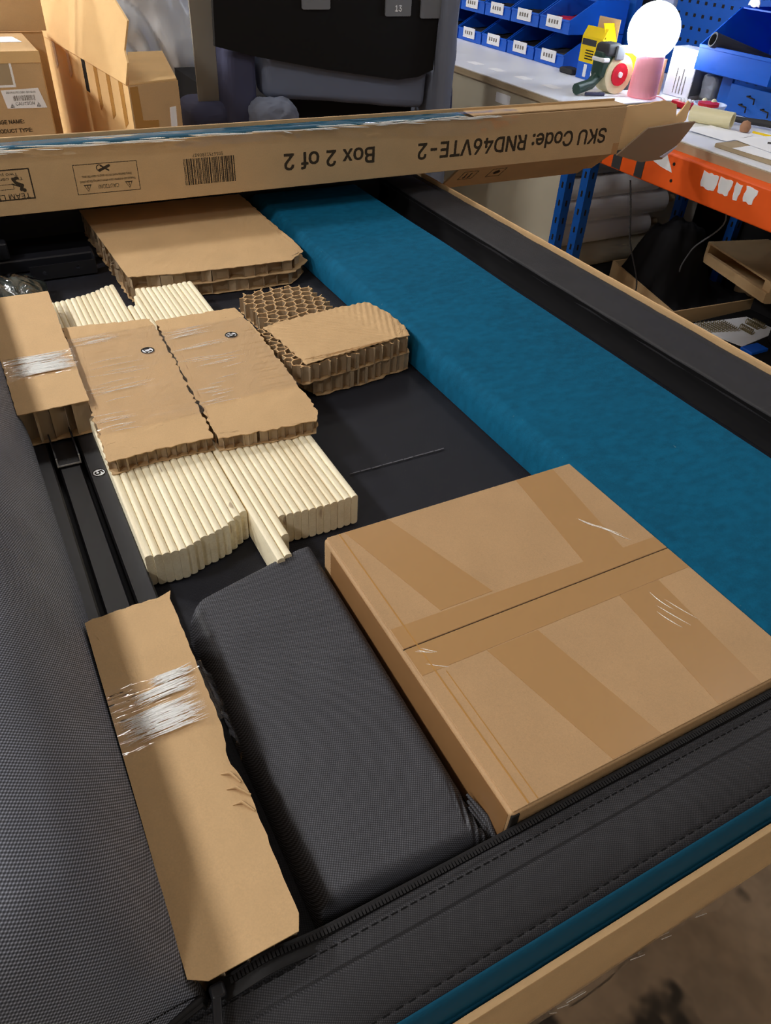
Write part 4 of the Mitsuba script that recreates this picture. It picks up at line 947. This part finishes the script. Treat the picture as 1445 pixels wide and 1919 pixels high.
# ------------------------------------------------------------------ under the benches
for i, (z, r_, x1_) in enumerate(((-.042, .040, 2.30), (-.125, .042, 2.36), (-.205, .040, 2.30), (-.292, .046, 2.34), (.045, .045, 2.30), (-.385, .047, 2.36))):
    k = thing('fabric_roll', ['grey fabric roll, second from the top of the stack behind the blue uprights', 'pale fabric roll in the middle of the stack behind the blue uprights', 'light grey fabric roll below the pale one', 'grey-brown roll low in the stack', 'dark topmost roll under the bench', 'dark lowest roll resting on the shelf'][i], 'fabric roll', 'rolls under the bench')
    part(k, 'roll', hollow((1.80, 2.10, z), (x1_, 2.10, z), r_, .014, 24), [M_ROLL, M_ROLL, M_ROLL, M_PANEL, M_GREY, M_CHAR][i], 40)
    part(k, 'tube', hollow((1.78, 2.10, z), (x1_+.06, 2.10, z), .0138, .010, 16), M_CORE, 40)
k = thing('open_carton', 'open cardboard carton full of black fabric under the orange beam', 'carton')
Q0, Q1, Q2 = np.array([1.965, 1.567]), np.array([2.085, 2.0]), np.array([2.395, 1.53]); Q3 = Q1+Q2-Q0
def on_quad(u, v): return Q0+(Q1-Q0)*u+(Q2-Q0)*v
def qwall(a, b, w=.012): return prism([on_quad(*a), on_quad(*b), on_quad(*(np.array(b)+[w*(a[0] == b[0])*(1 if a[0] == 0 else -1), w*(a[1] == b[1])*(1 if a[1] == 0 else -1)])), on_quad(*(np.array(a)+[w*(a[0] == b[0])*(1 if a[0] == 0 else -1), w*(a[1] == b[1])*(1 if a[1] == 0 else -1)]))], -.452, -.29)
for a, b_ in (((0, 0), (1, 0)), ((0, 1), (1, 1)), ((0, .0), (0, 1)), ((1, 0), (1, 1))): part(k, 'wall', qwall(a, b_), M_CARD)
part(k, 'bottom', prism([Q0, Q1, Q3, Q2], -.454, -.451), M_CARD)
part(k, 'corner_tape', cyl((Q0[0], Q0[1], -.45), (Q0[0], Q0[1], -.291), .006, 8), M_TAPE)
def heap(u, v):
    P = on_quad(.03+.94*u[..., None], .03+.94*v[..., None])
    d = (np.abs((u-.62)/.31)**5+np.abs((v-.32)/.30)**5); d2 = ((u-.48)/.11)**2+((v-.34)/.13)**2
    z = -.36+.05*F2(u*5, v*5, 2)+.23*np.exp(-d)*(.75+.4*F2(u*6, v*6, 7))+.05*np.exp(-d2)
    return np.stack([P[..., 0], P[..., 1], z], -1)
solo('black_fabric', block(np.linspace(0, 1, 60), np.linspace(0, 1, 60), heap, -.449), M_BLACK, 'heap of black fabric standing out of the open carton', 'fabric heap', smooth=True)
k = thing('small_carton', 'cardboard carton with an open slot to the right of the black fabric', 'carton')
S0, S1 = np.array([2.125, 1.375]), np.array([2.205, 1.69]); sd = (S1-S0)/np.linalg.norm(S1-S0); sn = np.array([sd[1], -sd[0]])
def sbx(u0, u1, w0, w1, z0, z1): return prism([S0+sd*u0+sn*w0, S0+sd*u1+sn*w0, S0+sd*u1+sn*w1, S0+sd*u0+sn*w1], z0, z1)
SLn = np.linalg.norm(S1-S0)
part(k, 'top', sbx(0, SLn+.02, .0, .26, -.142, -.136), M_CARD); part(k, 'lower_lip', sbx(-.01, SLn, -.01, .004, -.200, -.168), M_CARD); part(k, 'base', sbx(-.01, SLn+.02, 0, .26, -.204, -.200), M_CARD)
part(k, 'end_wall', sbx(SLn+.005, SLn+.02, 0, .26, -.200, -.142), M_CARD); part(k, 'end_wall', sbx(-.01, .025, 0, .26, -.200, -.142), M_CARD); part(k, 'back_wall', sbx(0, SLn, .25, .26, -.200, -.142), M_CARD)
k = thing('low_crate', 'low dark crate on the floor under the sheet of springs', 'crate')
part(k, 'body', box(1.84, 2.42, 1.10, 1.505, FLB+.0006, -.303, .003), M_BLACK)
k = thing('bench_crate', 'small dark crate carrying the slotted carton', 'crate')
part(k, 'body', box(2.26, 2.41, 1.40, 1.50, -.3025, -.2045, .003), M_BLACK)
solo('paper_sheet', prism([(1.955, 1.495), (2.20, 1.46), (2.215, 1.34), (2.01, 1.31)], -.3028, -.301), M_PAPER, 'white sheet under the loose springs, below the orange beam', 'paper')
k0 = 0
for i in range(12):
    x, y = 1.99+.0135*i, 1.488-.004*i; s = np.linspace(0, 1, 60); aa = s*2*np.pi*9
    m = tube(np.stack([x+.0045*np.cos(aa), y-.07*s*1.0+.0*s, -.296+.0045*np.sin(aa)], -1), .0011, 5)
    if i < 8: solo('spring', m, M_BRASS, f'brassy coil spring in the close row on the white sheet, {ORD[i]} from its left end', 'spring', 'springs in a row', smooth=True)
for i, (x, y) in enumerate(((2.105, 1.405), (2.155, 1.425), (2.178, 1.42))):
    s = np.linspace(0, 1, 60); aa = s*2*np.pi*7
    solo('spring', tube(np.stack([x+.008*np.cos(aa), y-.05*s, -.2925+.008*np.sin(aa)], -1), .0018, 5), M_BRASS, ['single fat coil spring lying apart on the white sheet', 'fat coil spring, left of the pair at the far side of the sheet', 'fat coil spring, right of the pair at the far side of the sheet'][i], 'spring', smooth=True)
solo('blue_strip', box(1.985, 2.06, 1.255, 1.30, -.3028, -.292, .002), M_BLUE, 'blue plastic strip beside the white sheet of springs', 'plastic strip')
solo('black_bag', cushblock(2.08, 2.36, 1.11, 1.30, -.3025, -.20, .03, 12, .004, 12), M_BLACK, 'black bag on the low crate at the right border', 'bag', smooth=True)
for i, pts in enumerate(([(1.72, 1.66, .12), (1.73, 1.62, -.02), (1.80, 1.60, -.2), (1.78, 1.64, -.3)], [(1.9, 1.5, .14), (1.93, 1.46, .05), (2.0, 1.60, -.1), (2.05, 1.66, -.2)])):
    s = np.linspace(0, 1, 24); P = np.array(pts); c = PchipInterpolator(np.linspace(0, 1, 4), P)(s)
    solo('cable', tube(c, .0024, 6), [M_CHAR, M_GREY][i], ['dark cable hanging near the blue uprights', 'pale cable hanging under the orange beam'][i], 'cable', smooth=True)
